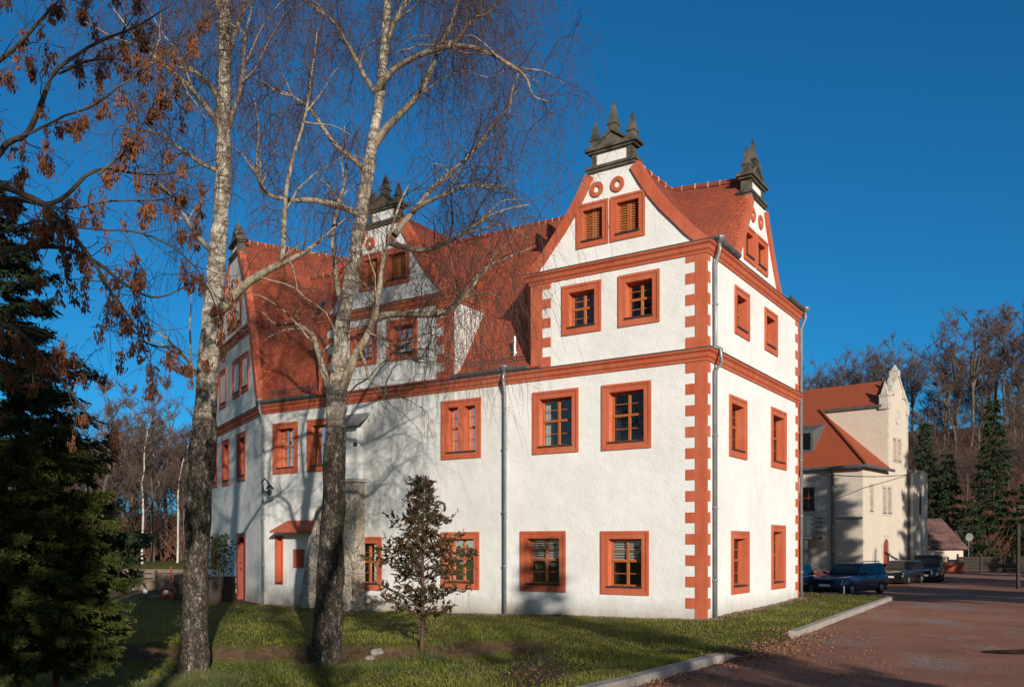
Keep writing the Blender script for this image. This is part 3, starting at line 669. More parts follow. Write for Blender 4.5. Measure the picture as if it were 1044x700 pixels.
# corner stones
def quoin(F, a, sg, z0, z1, wid, tooth, par=castle, start=0):
    mb = MB(); T = lambda x, o, z: F.p(a + sg * x, z, o); mb.box(0, wid, -.01, .016, z0, z1, T); z = z0 + start; k = .295
    while z < z1 - .05: mb.box(wid - .003, wid + tooth, -.01, .0145, z, min(z + k, z1 - .004), T); z += 2 * k
    return mb
mb = MB()
for z0, z1 in ((-.35, 7.025), (7.42, 9.965)):
    for F, a_, wd, tt in ((NF, S0, .33, .28), (RF, 0, .04, .20)):
        b = quoin(F, a_, 1, z0, z1, wd, tt); mb.add(b.v, b.f)
mb.build('corner_stones', M['red'], castle)
mb = MB(); b = quoin(RF, TE, -1, -.3, 7.025, .1, .3, start=.1); mb.add(b.v, b.f); b = quoin(RF, TE, -1, 7.42, 9.965, .1, .32); mb.add(b.v, b.f); mb.build('corner_stones', M['red'], castle)
quoin(NF, 5.9, -1, 7.43, 9.965, .42, .3).build('corner_stones', M['red'], castle)
quoin(NF, 8.87, 1, 7.43, 9.965, .42, .3).build('corner_stones', M['red'], castle)
quoin(NF, 15.1, -1, 7.43, 9.965, .42, .3).build('corner_stones', M['red'], castle)

# roofs
RZ = 13.52; DR = 4.0
def main_d(z): return float(np.interp(z, [7.42, 7.75, 8.5, RZ], [-.12, .3, .8, DR]))
zs = [7.42, 7.55, 7.75, 8.1, 8.5, 9.2, 10, 11, 12, 12.8, RZ]
mb = MB(); ss = np.linspace(5.5, 17.9, 22); rows = []
for z in zs:
    d = main_d(z); row = []
    for s_ in ss:
        t = (s_ - 5.5) / 12.4; smax = 17.95 + max(0, d) * .72; sag = .10 * math.sin(t * math.pi * 2.2) * (z - 7.4) / 6
        row.append(sd(5.5 + t * (smax - 5.5), d, z + sag))
    rows.append(row)
mb.loft(rows)
rows = [[sd(s_, TE + .12 - (main_d(z) + .12) * (TE - DR) / DR, z) for s_ in (5.5, 21)] for z in zs]; mb.loft(rows)
mb.build('roof', M['tile'], castle, uv=True, recalc=False)
# cross roof over the tower
J = np.array(sd(3.0, DR, 13.62)); RC = 13.66
prof_r = [(10.30, 2.92), (10.45, 2.8), (10.8, 2.42), (11.12, 2.14), (11.6, 1.7), (12.1, 1.32), (12.6, .98), (13.15, .5), (RC, 0)]
mb = MB(); cor = np.array(sd(S0 - .1, -.1, 10.32)); rows = []
for z, h in prof_r:
    t = (z - 10.30) / (RC - 10.30); a_ = np.array(sd(3.1 - h, .12, z)); v_ = cor + (J - cor) * t; v_[2] -= .18 * math.sin(t * math.pi)
    rows.append([tuple(a_ + (v_ - a_) * k) for k in np.linspace(0, 1, 5)])
mb.loft(rows)
rows2 = []; rk = [(0, 10.32), (1.95, 10.34), (2.18, 10.62), (2.52, 11.08), (2.86, 11.6), (3.12, 12.02), (3.40, 12.45), (3.8, 13.0), (4.35, 13.5)]
for i, ((z, h), (t_, zz)) in enumerate(zip(prof_r, rk)):
    t = (z - 10.30) / (RC - 10.30); v_ = cor + (J - cor) * t; v_[2] -= .18 * math.sin(t * math.pi)
    b_ = np.array(RF.p(t_, zz, -.02)); rows2.append([tuple(v_ + (b_ - v_) * k) for k in np.linspace(0, 1, 7)])
mb.loft(rows2)
rows = [[sd(3.1 + h * 1.0, d, z) for d in (.12, 1, 2, 3, DR + .3)] for z, h in prof_r]; mb.loft(rows)          # left slope
# rear slopes
cb = np.array(sd(S0 - .1, TE + .1, 10.32)); rows2 = []
for (z, h), (t_, zz) in zip(prof_r, rk):
    t = (z - 10.30) / (RC - 10.30); v_ = cb + (J - cb) * t; b_ = np.array(RF.p(8.8 - t_ if t_ else TE, zz, -.02)); rows2.append([tuple(v_ + (b_ - v_) * k) for k in np.linspace(0, 1, 5)])
mb.loft(rows2)
rb = sd(5.95, TE + .1, 10.32); jl = sd(5.95, DR, 13.5); mb.add([cb, J, jl, rb], [(0, 1, 2, 3)])
mb.build('roof', M['tile'], castle, uv=True, recalc=False)
# dormer roof
prof_d = [(10.30, 3.05), (10.5, 2.85), (10.85, 2.5), (11.3, 2.1), (11.75, 1.78), (12.2, 1.48), (12.65, 1.2), (13.1, .8), (13.75, 0)]
mb = MB()
for sg in (-1, 1): mb.loft([[sd(11.98 + sg * h, d, z) for d in (.12, 1, 2, 3, DR + .2)] for z, h in prof_d])
mb.build('roof', M['tile'], castle, uv=True, recalc=False)
# left wing roof
prof_l = [(7.42, 4.62), (7.6, 4.25), (9.0, 3.62), (10.46, 3.08), (11.6, 2.6), (12.68, 2.05), (13.5, 1.55), (14.2, 1.05), (14.8, .45), (15.15, 0)]
mb = MB()
for sg in (-1, 1): mb.loft([[LF.p(UC + sg * h, z, -w_) for w_ in (.12, 2, 4, 6.5, 9)] for z, h in prof_l])
mb.add([LF.p(UC - 4.6, 7.42, -9), LF.p(UC + 4.6, 7.42, -9), LF.p(UC, 15.15, -9)], [(0, 1, 2)])
mb.build('roof', M['tile'], castle, uv=True, recalc=False)
# ridge tiles
def ridge(pts, name='ridge_tiles'):
    P = spline(pts, max(8, int(np.linalg.norm(np.array(pts[-1]) - np.array(pts[0])) / .32))); mb = MB(); Q = []; rr_ = []
    for a_, b_ in zip(P, P[1:]):
        for f_, r_ in ((0, .085), (.86, .10), (.88, .118), (.985, .115)): Q.append(a_ + (b_ - a_) * f_); rr_.append(r_)
    mb.tube(Q, rr_, 7)
    r = mb.build(name, M['tile'], castle, smooth=False); r.data.materials.append(M['mortar'])
    r.data.polygons.foreach_set('material_index', [1 if (i // 7) % 4 in (1, 2) else 0 for i in range(len(r.data.polygons))])
ridge([sd(20.6, DR, RZ), sd(16, DR, RZ + .02), sd(11.9, DR, RZ + .1), sd(9, DR, RZ + .04), sd(6, DR, RZ + .02), tuple(J)])
ridge([tuple(J), sd(1.5, DR + .1, 13.52), RF.p(4.33, 13.53, -.2)])
ridge([sd(3.1, .3, RC + .1), sd(3.08, 1.6, RC - .02), tuple(J)])
ridge([sd(11.98, .3, 13.85), sd(11.98, 2, 13.58), sd(11.98, DR, 13.55)])
ridge([LF.p(UC, 15.17, -.3), LF.p(UC, 15.17, -8.9)])
# gutters and downpipes
def gutter(p0, p1, m=M['lead']):
    mb = MB(); p0, p1 = np.array(p0), np.array(p1); t = (p1 - p0); t[2] = 0; t /= np.linalg.norm(t); n_ = np.array((t[1], -t[0], 0))
    if n_[1] > 0: n_ = -n_
    prof = [(-.09, .05), (-.09, 0), (-.06, -.05), (0, -.075), (.06, -.05), (.09, 0), (.09, .05), (.075, .05), (.07, 0), (0, -.05), (-.07, 0)]
    mb.loft([[tuple(p + n_ * a_ + np.array((0, 0, b_))) for a_, b_ in prof + prof[:1]] for p in (p0, p1)]); mb.build('gutter', m, castle)
gutter(sd(5.95, -.2, 7.46), sd(8.85, -.2, 7.46)); gutter(sd(15.15, -.2, 7.46), sd(SE + .1, -.2, 7.46))
gutter(sd(S0 - .22, .05, 10.36), sd(S0 - .22, 1.95, 10.35)); gutter(sd(S0 - .22, 6.9, 10.35), sd(S0 - .22, TE, 10.35))
def pipe(pts, brackets, F=None):
    mb = MB(); P = [np.array(p) for p in pts]; mb.tube(P, .052, 10)
    for z in brackets: q = P[-1].copy(); q[2] = z; mb.tube([q, q + np.array((0, 0, .05))], .07, 10)
    q = P[0]; mb.tube([q + np.array((0, 0, -.02)), q + np.array((0, 0, .10)), q + np.array((0, 0, .16))], [.07, .15, .17], 10)
    mb.build('downpipe', M['zinc'], castle, smooth=True)
pipe([sd(6.75, -.22, 7.42), sd(6.78, -.24, 7.2), sd(6.8, -.1, 6.75), sd(6.8, -.1, -.12)], (5, 3, 1.3))
pipe([sd(SE - .1, -.25, 7.42), sd(SE - .1, -.25, 7.2), sd(SE - .12, -.1, 6.75), sd(SE - .12, -.1, -.25)], (5, 3, 1.2))
pipe([sd(S0 - .25, .3, 10.28), sd(S0 - .25, .3, 10.08), sd(S0 - .1, .38, 9.7), sd(S0 - .1, .4, 7.5), sd(S0 - .26, .4, 7.38), sd(S0 - .26, .4, 7.0), sd(S0 - .1, .4, 6.8), sd(S0 - .1, .4, -.05)], (8.6, 5, 3, 1))
pipe([sd(S0 - .25, TE - .02, 10.28), sd(S0 - .25, TE - .02, 10.08), sd(S0 - .1, TE + .02, 9.7), sd(S0 - .1, TE + .02, .1)], (8.6, 5, 3, 1))
# skylight, vent pipe, snow guards
def roofpt(s_, z, off=0): d = main_d(z); return np.array(sd(s_, d - off, z))
mb = MB(); z0, z1 = 11.5, 12.05
for s0, s1, zz0, zz1, o_, mm in ((17.55, 18.05, z0, z1, .10, 'lead'),):
    pts = [roofpt(s0, zz0, -.02), roofpt(s1, zz0, -.02), roofpt(s1, zz1, -.02), roofpt(s0, zz1, -.02), roofpt(s0, zz0, .16), roofpt(s1, zz0, .16), roofpt(s1, zz1, .10), roofpt(s0, zz1, .10)]
    mb.hexa(pts); sk = mb.build('skylight', M['lead'], castle)
    mb = MB(); mb.quad(roofpt(s0 + .06, zz0 + .06, .17), roofpt(s1 - .06, zz0 + .06, .17), roofpt(s1 - .06, zz1 - .06, .125), roofpt(s0 + .06, zz1 - .06, .125)); mb.build('glass_pane', M['carglass'], sk)
mb = MB(); p = roofpt(6.85, 8.1, 0); mb.tube([p + (0, 0, -.2), p + (0, 0, .55)], .06, 10); mb.tube([p + (0, 0, .0), p + (0, 0, .06)], .12, 10); mb.build('vent_pipe', M['zinc'], castle)
mb = MB()
for s0, s1 in ((6.05, 8.8), (15.2, 18.0)):
    for zz in (7.85, 7.97): mb.tube([roofpt(s0, zz, .1), roofpt(s1, zz, .1)], .012, 5)
    for s_ in np.arange(s0 + .1, s1, .6): mb.tube([roofpt(s_, 7.7, 0), roofpt(s_, 7.98, .12)], .012, 5)
mb.build('snow_guard', M['lead'], castle)
# the narrow pier with slate cap on a rubble buttress, sloped stone flank and small red penthouse roof
mb = MB(); rows = []
for z, o_ in ((-.8, .62), (1.5, .52), (4.2, .36)): rows.append([NF.p(12.82, z, 0), NF.p(12.82, z, o_), NF.p(13.9, z, o_), NF.p(13.9, z, 0)])
mb.loft(rows); but = mb.build('buttress', M['masonry'], castle, recalc=False)
T = lambda a, o, z: NF.p(a, z, o)
mb = MB(); mb.box(12.72, 14.0, -.01, .45, 4.2, 4.32, T); mb.build('cap_slab', M['ashlar'], but, bevel=.015)
mb = MB(); mb.box(12.95, 14.0, -.01, .28, 4.32, 6.12, T); pier = mb.build('pier', M['plaster'], castle)
mb = MB(); mb.hexa([NF.p(12.62, 6.12, .62), NF.p(14.15, 6.12, .62), NF.p(14.15, 6.55, -.01), NF.p(12.62, 6.55, -.01), NF.p(12.62, 6.17, .64), NF.p(14.15, 6.17, .64), NF.p(14.15, 6.66, -.01), NF.p(12.62, 6.66, -.01)]); mb.build('slate_cap', M['slate'], pier)
mb = MB(); mb.box(12.93, 13.1, .27, .30, 5.45, 5.6, T); mb.build('small_vent', M['sill'], pier)
mb = MB(); mb.prism([(15.35, -.9), (16.0, -.9), (14.85, 3.4), (14.4, 3.4)], -.01, .36, lambda a, z, o: NF.p(a, z, o)); mb.build('sloped_flank', M['masonry'], castle)
mb = MB(); mb.hexa([NF.p(15.0, 2.45, .62), NF.p(17.05, 2.45, .62), NF.p(16.75, 2.8, -.01), NF.p(15.0, 2.8, -.01), NF.p(15.0, 2.51, .64), NF.p(17.05, 2.51, .64), NF.p(16.75, 2.92, -.01), NF.p(15.0, 2.92, -.01)]); mb.build('penthouse_roof', M['red'], castle)
mb = MB(); mb.box(15.86, 16.44, -.01, .03, 1.14, 1.84, T); nich = mb.build('niche', M['red'], castle); mb = MB(); mb.box(15.98, 16.3, .028, .05, 1.25, 1.72, T); mb.build('niche_door', M['red'], nich)
# swan-neck lamp on the wall by the left downpipe
la = thing('wall_lamp', 'grey swan-neck lamp on the shaded wall right of the left downpipe', 'wall lamp', NF.p(17.75, 3.9, .02))
mb = MB(); mb.tube([NF.p(17.75, 4.0, .02), NF.p(17.7, 4.05, .35), NF.p(17.4, 4.35, .7), NF.p(17.0, 4.45, .9), NF.p(16.7, 4.3, 1.0), NF.p(16.6, 4.15, 1.0)], .028, 8); mb.build('arm', M['steel'], la, smooth=True)
mb = MB(); q = NF.p(16.6, 4.15, 1.0); mb.lathe([(.02, .06), (.06, .03), (.17, -.1), (.16, -.11), (.02, -.02)], lambda x, y, h: (q[0] + x, q[1] + y, q[2] + h), 14); mb.build('shade', M['steel'], la, smooth=True)
mb = MB(); mb.lathe([(.12, 0), (.12, .03)], lambda x, y, h: NF.p(17.75 + x, 4.0 + y, h), 12); mb.build('wall_plate', M['steel'], la)

#REST
# ------------------------------------------------------------------ trees: builders
def cards(P, D, L, W, r=rng, k=1):
    """diamond shaped leaf faces: base P, direction D, length L, half width W"""
    P = np.asarray(P); D = np.asarray(D); D = D / (np.linalg.norm(D, axis=1, keepdims=True) + 1e-9); n = len(P)
    S = np.cross(D, r.normal(size=(n, 3))); S /= np.linalg.norm(S, axis=1, keepdims=True) + 1e-9
    L = np.broadcast_to(np.asarray(L, float), (n,))[:, None]; W = np.broadcast_to(np.asarray(W, float), (n,))[:, None]
    V = np.stack([P, P + D * L * .45 + S * W, P + D * L, P + D * L * .45 - S * W], 1).reshape(-1, 3)
    return V, np.arange(4 * n).reshape(-1, 4)
def rv(s=1.0): return rng.normal(size=3) * s
def unit(v): return v / (np.linalg.norm(v) + 1e-9)

def hanging(tb, p, d, L, r=.0042, seg=6):
    """a weeping twig"""
    P = [p]; q = p.copy(); v = unit(d)
    for i in range(seg):
        v = unit(v + np.array((0, 0, -.55)) + rv(.16)); q = q + v * L / seg; P.append(q)
    tb.add(P, np.linspace(r, r * .5, seg + 1), 3); return P
def spray(tb, p, d, L, r, twigs, tl, n=4):
    P = [p]; q = p.copy(); v = unit(d); seg = 7
    for i in range(seg):
        v = unit(v + np.array((0, 0, .10 if i < 3 else -.22)) + rv(.2)); q = q + v * L / seg; P.append(q)
    P = np.array(P); tb.add(P, np.linspace(r, .004, seg + 1), n)
    for k in range(twigs):
        t = rng.uniform(.15, 1) * seg; i = min(int(t), seg - 1); b = P[i] + (P[i + 1] - P[i]) * (t - i)
        h = hanging(tb, b, unit(v * .5 + rv(.8)), rng.uniform(.35, 1) * tl)
        for _ in range(rng.integers(0, 3)):
            j = rng.integers(1, len(h) - 1); hanging(tb, h[j], rv(1), rng.uniform(.2, .6) * tl, .0032, 4)
def birch(label, trunk, limbs, Y0, seed, up=None, tw=1.0):
    global rng; rng = np.random.default_rng(seed)
    T3 = [at(x, y, Y) for x, y, w_, Y in trunk]; gz = float(ground_z(T3[0][0], T3[0][1])); base = (T3[0][0], T3[0][1], gz)
    t = thing('birch_tree', label, 'tree', base)
    R3 = [w_ * .46 * Y / 890 for x, y, w_, Y in trunk]; T3.insert(0, np.array((base[0], base[1], gz - .25))); R3.insert(0, R3[0] * 1.35)
    m = 60; P = spline(T3, m); rr = np.interp(np.linspace(0, 1, m), np.linspace(0, 1, len(R3)), R3); n = 18
    P[:, :2] += rng.normal(size=(m, 2)) * .008; tb = TB(); tb.add(P, rr * (1 + .05 * rng.normal(size=m)), n)
    V = tb.V[0].reshape(m, n, 3); V += (V - P[:, None]) * (rng.normal(size=(m, n, 1)) * .06); tb.V[0] = V.reshape(-1, 3)
    tb.build('trunk', M['birch'], t)
    ct = TB()
    def clothe(L3, dens, r0, tl=1.5, lo=.25):
        n_ = max(2, int(.8 * dens * np.linalg.norm(np.diff(L3, axis=0), axis=1).sum()))
        for k in range(n_):
            u = rng.uniform(lo, .97) * (len(L3) - 1.001); i = int(u); b = L3[i] + (L3[i + 1] - L3[i]) * (u - i); ax = unit(L3[i + 1] - L3[i])
            d = unit(ax * .5 + rv(.75) + np.array((0, 0, .25)))
            spray(ct, b, d, rng.uniform(.7, 2.0), r0 * rng.uniform(.6, 1), int(rng.integers(5, 9) * tw), tl)
    for lb in limbs:
        pts, w0, dens = lb[0], lb[1], lb[2]; tl = lb[3] if len(lb) > 3 else 1.5
        L3 = spline([at(*q) for q in pts], 26); L3[1:] += np.cumsum(rng.normal(size=(25, 3)) * .006, 0)
        tb = TB(); tb.add(L3, np.linspace(w0 / 2 * Y0 / 890, .010, 26) ** 1.0, 9); side = []
        clothe(L3, dens, .014, tl)
        for _ in range(4):                              # side branches
            i = rng.integers(7, 20); d = unit(unit(L3[i + 1] - L3[i]) + rv(.7) + np.array((0, 0, .5))); q = L3[i].copy(); Q = [q]
            for s_ in range(9): d = unit(d + rv(.16) + np.array((0, 0, .05 - .03 * s_))); q = q + d * (.26 if i < 13 else .12); Q.append(q)
            side.append(np.array(Q)); clothe(np.array(Q), dens * .9, .009, tl)
        for Q in side: tb.add(Q, np.linspace(.024, .006, 10), 6)
        tb.build('limb', M['birchlimb'], t)
    if up is not None: clothe(P[up:], 5, .014)
    ct.build('crown', M['twig'], t); return t

# left birch (its crown runs out of the top of the picture)
Yb = 18.3
birch('tall birch at the left with dark corky trunk, one limb crossing the left gable',
      [(198, 676, 31, Yb), (199, 604, 28, Yb), (203, 520, 27, Yb), (207, 450, 26, Yb), (211, 400, 24, Yb), (216, 330, 22, Yb), (221, 270, 19, Yb), (225, 215, 16, Yb), (228, 150, 14.5, Yb), (229, 60, 14, Yb), (229, 0, 13, Yb), (232, -90, 10, Yb), (238, -190, 6, Yb), (240, -260, 2, Yb)],
      [([(222, 318, Yb), (229, 310, Yb - .1), (246, 293, Yb - .2), (266, 279, Yb - .3), (289, 267, Yb - .4), (311, 256, Yb - .5), (330, 240, Yb - .5), (352, 222, Yb - .4)], 13, 3, 1.3),
       ([(288, 268, Yb - .4), (288.6, 245, Yb - .4), (290, 200, Yb - .4), (298, 160, Yb - .5), (308, 128, Yb - .6), (316, 80, Yb - .6), (322, 30, Yb - .6)], 6, 5),
       ([(222, 262, Yb), (214, 253, Yb), (203, 244, Yb + .3), (188, 221, Yb + .5), (171, 196, Yb + .8), (150, 180, Yb + 1)], 8, 4),
       ([(223, 125, Yb), (222, 98, Yb + .1), (200, 75, Yb + .3), (165, 52, Yb + .6), (120, 40, Yb + .8), (70, 12, Yb + 1)], 7, 6),
       ([(225, 130, Yb), (210, 108, Yb - .3), (190, 82, Yb - .6), (150, 48, Yb - 1), (118, 8, Yb - 1.2)], 7, 6),
       ([(224, 175, Yb), (208, 167, Yb + .3), (180, 148, Yb + .8), (155, 135, Yb + 1.2), (120, 130, Yb + 1.5)], 6, 5),
       ([(233, 130, Yb), (245, 90, Yb - .4), (250, 40, Yb - .8), (262, -20, Yb - 1)], 6, 6),
       ([(230, 60, Yb), (245, 20, Yb + .5), (262, -30, Yb + 1), (275, -80, Yb + 1.2)], 6, 6),
       ([(229, 20, Yb), (212, -20, Yb - .4), (190, -60, Yb - .8), (160, -80, Yb - 1)], 6, 7, 1.8),
       ([(231, -60, Yb), (200, -100, Yb + .4), (170, -120, Yb + .8)], 5, 7, 2),
       ([(233, -90, Yb), (260, -120, Yb - .4), (290, -125, Yb - .8)], 5, 7, 2),
       ([(206, 392, Yb), (196, 376, Yb - .2), (183, 362, Yb - .4), (172, 366, Yb - .5)], 5, 3, .9)], Yb, 11, up=48)
# right birch
Yc = 19.6
birch('weeping birch in front of the long wall, cream trunk forking into many arching limbs',
      [(332, 668, 33, Yc), (336, 610, 29, Yc), (338, 561, 27, Yc), (341, 497, 24, Yc), (342, 433, 22, Yc), (343, 395, 22, Yc), (346, 365, 15, Yc), (351, 320, 14.5, Yc), (358, 280, 14, Yc), (365, 243, 14, Yc), (374, 185, 13, Yc), (380, 143, 11, Yc), (388, 90, 10.5, Yc), (393, 45, 10, Yc), (395, 0, 8.5, Yc), (400, -70, 6, Yc), (408, -150, 2.5, Yc)],
      [([(384, 95, Yc), (390, 84, Yc - .2), (404, 68, Yc - .4), (429, 55, Yc - .8), (461, 46, Yc - 1.2), (493, 52, Yc - 1.6), (521, 66, Yc - 1.9), (536, 77, Yc - 2), (544, 96, Yc - 2), (560, 102, Yc - 2)], 7.5, 5.5, 1.9),
       ([(380, 150, Yc), (390, 135, Yc - .1), (404, 118, Yc - .3), (429, 91, Yc - .6), (445, 54, Yc - .8), (461, 21, Yc - 1), (472, -15, Yc - 1.2), (490, -50, Yc - 1.4)], 9, 5, 1.8),
       ([(452, 46, Yc - .9), (466, 40, Yc - .6), (482, 21, Yc - .4), (500, 12, Yc - .2), (520, -10, Yc), (545, -20, Yc + .2)], 5, 7, 2.2),
       ([(402, 240, Yc + .3), (412, 226, Yc + .5), (428, 208, Yc + .7), (445, 187, Yc + 1), (475, 162, Yc + 1.4), (500, 132, Yc + 1.7), (516, 111, Yc + 1.9), (532, 79, Yc + 2.1)], 7, 5, 1.7),
       ([(420, 215, Yc + .5), (436, 206, Yc + .2), (455, 198, Yc), (479, 189, Yc - .2), (505, 192, Yc - .3), (530, 182, Yc - .4)], 5, 5, 1.6),
       ([(397, 243, Yc + .3), (402, 249, Yc + .1), (433, 254, Yc - .2), (461, 243, Yc - .5), (489, 224, Yc - .8), (510, 213, Yc - 1), (540, 206, Yc - 1.1)], 7, 4.5, 1.6),
       ([(341, 402, Yc), (334, 392, Yc + .1), (328, 376, Yc + .3), (323, 358, Yc + .5), (316, 340, Yc + .7), (300, 332, Yc + .9), (279, 331, Yc + 1.1), (266, 318, Yc + 1.2)], 10, 3, 1.1),
       ([(352, 318, Yc), (345, 300, Yc + .2), (340, 270, Yc + .4), (338, 240, Yc + .5), (344, 210, Yc + .6), (352, 175, Yc + .7), (350, 130, Yc + .9)], 7, 4),
       ([(371, 222, Yc), (350, 212, Yc - .2), (320, 206, Yc - .5), (289, 204, Yc - .8), (268, 195, Yc - 1), (261, 170, Yc - 1.1), (263, 130, Yc - 1.2), (258, 100, Yc - 1.2)], 7, 4, 1.5),
       ([(377, 178, Yc), (364, 165, Yc + .2), (339, 143, Yc + .6), (318, 114, Yc + .9), (293, 96, Yc + 1.2), (257, 84, Yc + 1.6)], 7, 5, 1.6),
       ([(386, 98, Yc), (375, 85, Yc + .2), (361, 57, Yc + .4), (343, 25, Yc + .7), (320, 5, Yc + 1), (298, -5, Yc + 1.2)], 6.5, 6, 1.8),
       ([(346, 405, Yc), (352, 388, Yc - .15), (362, 362, Yc - .3), (374, 344, Yc - .4), (382, 328, Yc - .4), (386, 300, Yc - .4), (389, 274, Yc - .3), (397, 243, Yc - .2), (410, 205, Yc), (418, 190, Yc + .1)], 11, 2.5, 1.3),
       ([(383, 325, Yc - .4), (392, 322, Yc - .5), (420, 321, Yc - .8), (448, 320, Yc - 1.1), (461, 315, Yc - 1.2), (477, 300, Yc - 1.3), (498, 273, Yc - 1.5), (514, 266, Yc - 1.6), (542, 254, Yc - 1.8)], 8, 6.5, 3.1),
       ([(378, 340, Yc - .4), (388, 346, Yc - .7), (400, 358, Yc - .9), (420, 368, Yc - 1.1), (442, 372, Yc - 1.3)], 4, 3, 1),
       ([(366, 355, Yc - .3), (374, 374, Yc - .6), (376, 384, Yc - .7), (386, 394, Yc - .8), (396, 406, Yc - .9), (414, 394, Yc - 1.1)], 3.5, 2, .7),
       ([(393, 45, Yc), (405, 15, Yc - .3), (425, -20, Yc - .6), (455, -60, Yc - 1)], 6, 7, 2.2),
       ([(397, -30, Yc), (375, -70, Yc + .4), (340, -95, Yc + .8), (305, -100, Yc + 1.2)], 5, 7, 2.4),
       ([(400, -70, Yc), (440, -105, Yc + .5), (490, -110, Yc + .9), (535, -90, Yc + 1.1)], 5, 8, 2.6)], Yc, 23, up=46)

# ash whose branches hang in from the left edge with brown seed bunches
def keytree():
    global rng; rng = np.random.default_rng(5)
    Ya = 11.5; b = at(-190, 600, Ya + .5); gz = float(ground_z(b[0], b[1])); base = np.array((b[0], b[1], gz))
    t = thing('ash_tree', 'dark ash branches reaching in from the left edge, hung with brown seed bunches', 'tree', base)
    tb = TB(); P = spline([base - (0, 0, .2), base + (0.05, 0, 2), base + (.15, .1, 4.2), base + (.1, .2, 6.5), base + (.3, .2, 9.0), base + (.4, .3, 11)], 24); tb.add(P, np.linspace(.24, .04, 24), 14); tb.build('trunk', M['limb'], t)
    ct = TB(); kp = []; kd = []
    paths = [[(-186, 330), (-60, 262), (0, 155), (30, 132), (55, 78), (75, 58), (115, 35), (150, 20), (180, 0)],
             [(20, 140), (60, 122), (100, 107), (135, 80), (165, 57), (192, 28)],
             [(-186, 350), (-80, 240), (0, 205), (55, 207), (100, 175), (165, 180), (222, 165)],
             [(40, 207), (75, 214), (115, 206), (160, 203), (192, 196)],
             [(-186, 380), (-60, 200), (30, 200), (75, 240), (100, 275), (118, 305), (135, 345)],
             [(-186, 420), (-90, 300), (-20, 262), (40, 250), (90, 262), (130, 290), (160, 300), (200, 282)],
             [(-186, 300), (-90, 140), (-20, 75), (20, 40), (50, 5), (80, -30)],
             [(-186, 440), (-100, 360), (-30, 330), (10, 335), (40, 360), (70, 395), (98, 432)],
             [(-186, 290), (-100, 90), (-40, 20), (0, -10), (40, -40)],
             [(60, 75), (95, 62), (130, 66), (160, 90), (185, 120)],
             [(-60, 250), (0, 240), (45, 226), (90, 235), (140, 240), (185, 262), (215, 300), (228, 350)],
             [(100, 178), (130, 150), (150, 118), (165, 96)], [(-186, 455), (-100, 395), (-30, 372), (20, 380), (60, 378), (95, 380)],
             [(100, 280), (130, 322), (150, 352), (182, 362), (200, 385)]]
    for k, pth in enumerate(paths):
        y0 = Ya + (.3 if k % 3 == 0 else -.5 if k % 3 == 1 else 0); n = 30
        L3 = spline([at(x, y, y0 + (.25 * math.sin(i * 1.3 + k))) for i, (x, y) in enumerate(pth)], n); L3[2:] += np.cumsum(rng.normal(size=(n - 2, 3)) * .006, 0)
        big = pth[0][0] < -150; tb = TB(); tb.add(L3, np.linspace(.055 if big else .018, .006, n), 7); tb.build('limb', M['limb'], t)
        for _ in range(14 if big else 8):
            i = rng.integers(6 if big else 3, n - 2); d = unit(unit(L3[i + 1] - L3[i]) + rv(.6)); q = L3[i].copy(); Q = [q]
            for s_ in range(6): d = unit(d + rv(.2) + np.array((0, 0, -.03))); q = q + d * rng.uniform(.07, .15); Q.append(q)
            Q = np.array(Q); ct.add(Q, np.linspace(.008, .0035, 7), 4)
            for q_ in Q[3:]:
                if rng.random() < .30: kp.append(q_)
                h = [q_, q_ + rv(.07) + (0.03, 0, .0), q_ + rv(.12) + (0.05, 0, -.03)]; ct.add(h, [.0035, .003, .0025], 3)
        for i in range(8 if big else 3, n):
            if rng.random() < .30: kp.append(L3[i])
    kp = [p for p in kp]
    ct.build('crown', M['limb'], t)
    VV, FF, nn = [], [], 0
    for p in kp:
        m = rng.integers(34, 75); ln = rng.uniform(.12, .32); st = np.array(p) + np.stack([rng.normal(size=m) * .028, rng.normal(size=m) * .028, -rng.uniform(0, 1, m) ** .8 * ln], 1)
        D = np.stack([rng.normal(size=m) * .32, rng.normal(size=m) * .32, -np.ones(m)], 1); V, F = cards(st, D, rng.uniform(.05, .10, m), rng.uniform(.009, .017, m)); VV.append(V); FF.append(F + nn); nn += len(V)
    np_mesh('seed_bunches', np.concatenate(VV), np.concatenate(FF), M['keys'], t)
keytree()

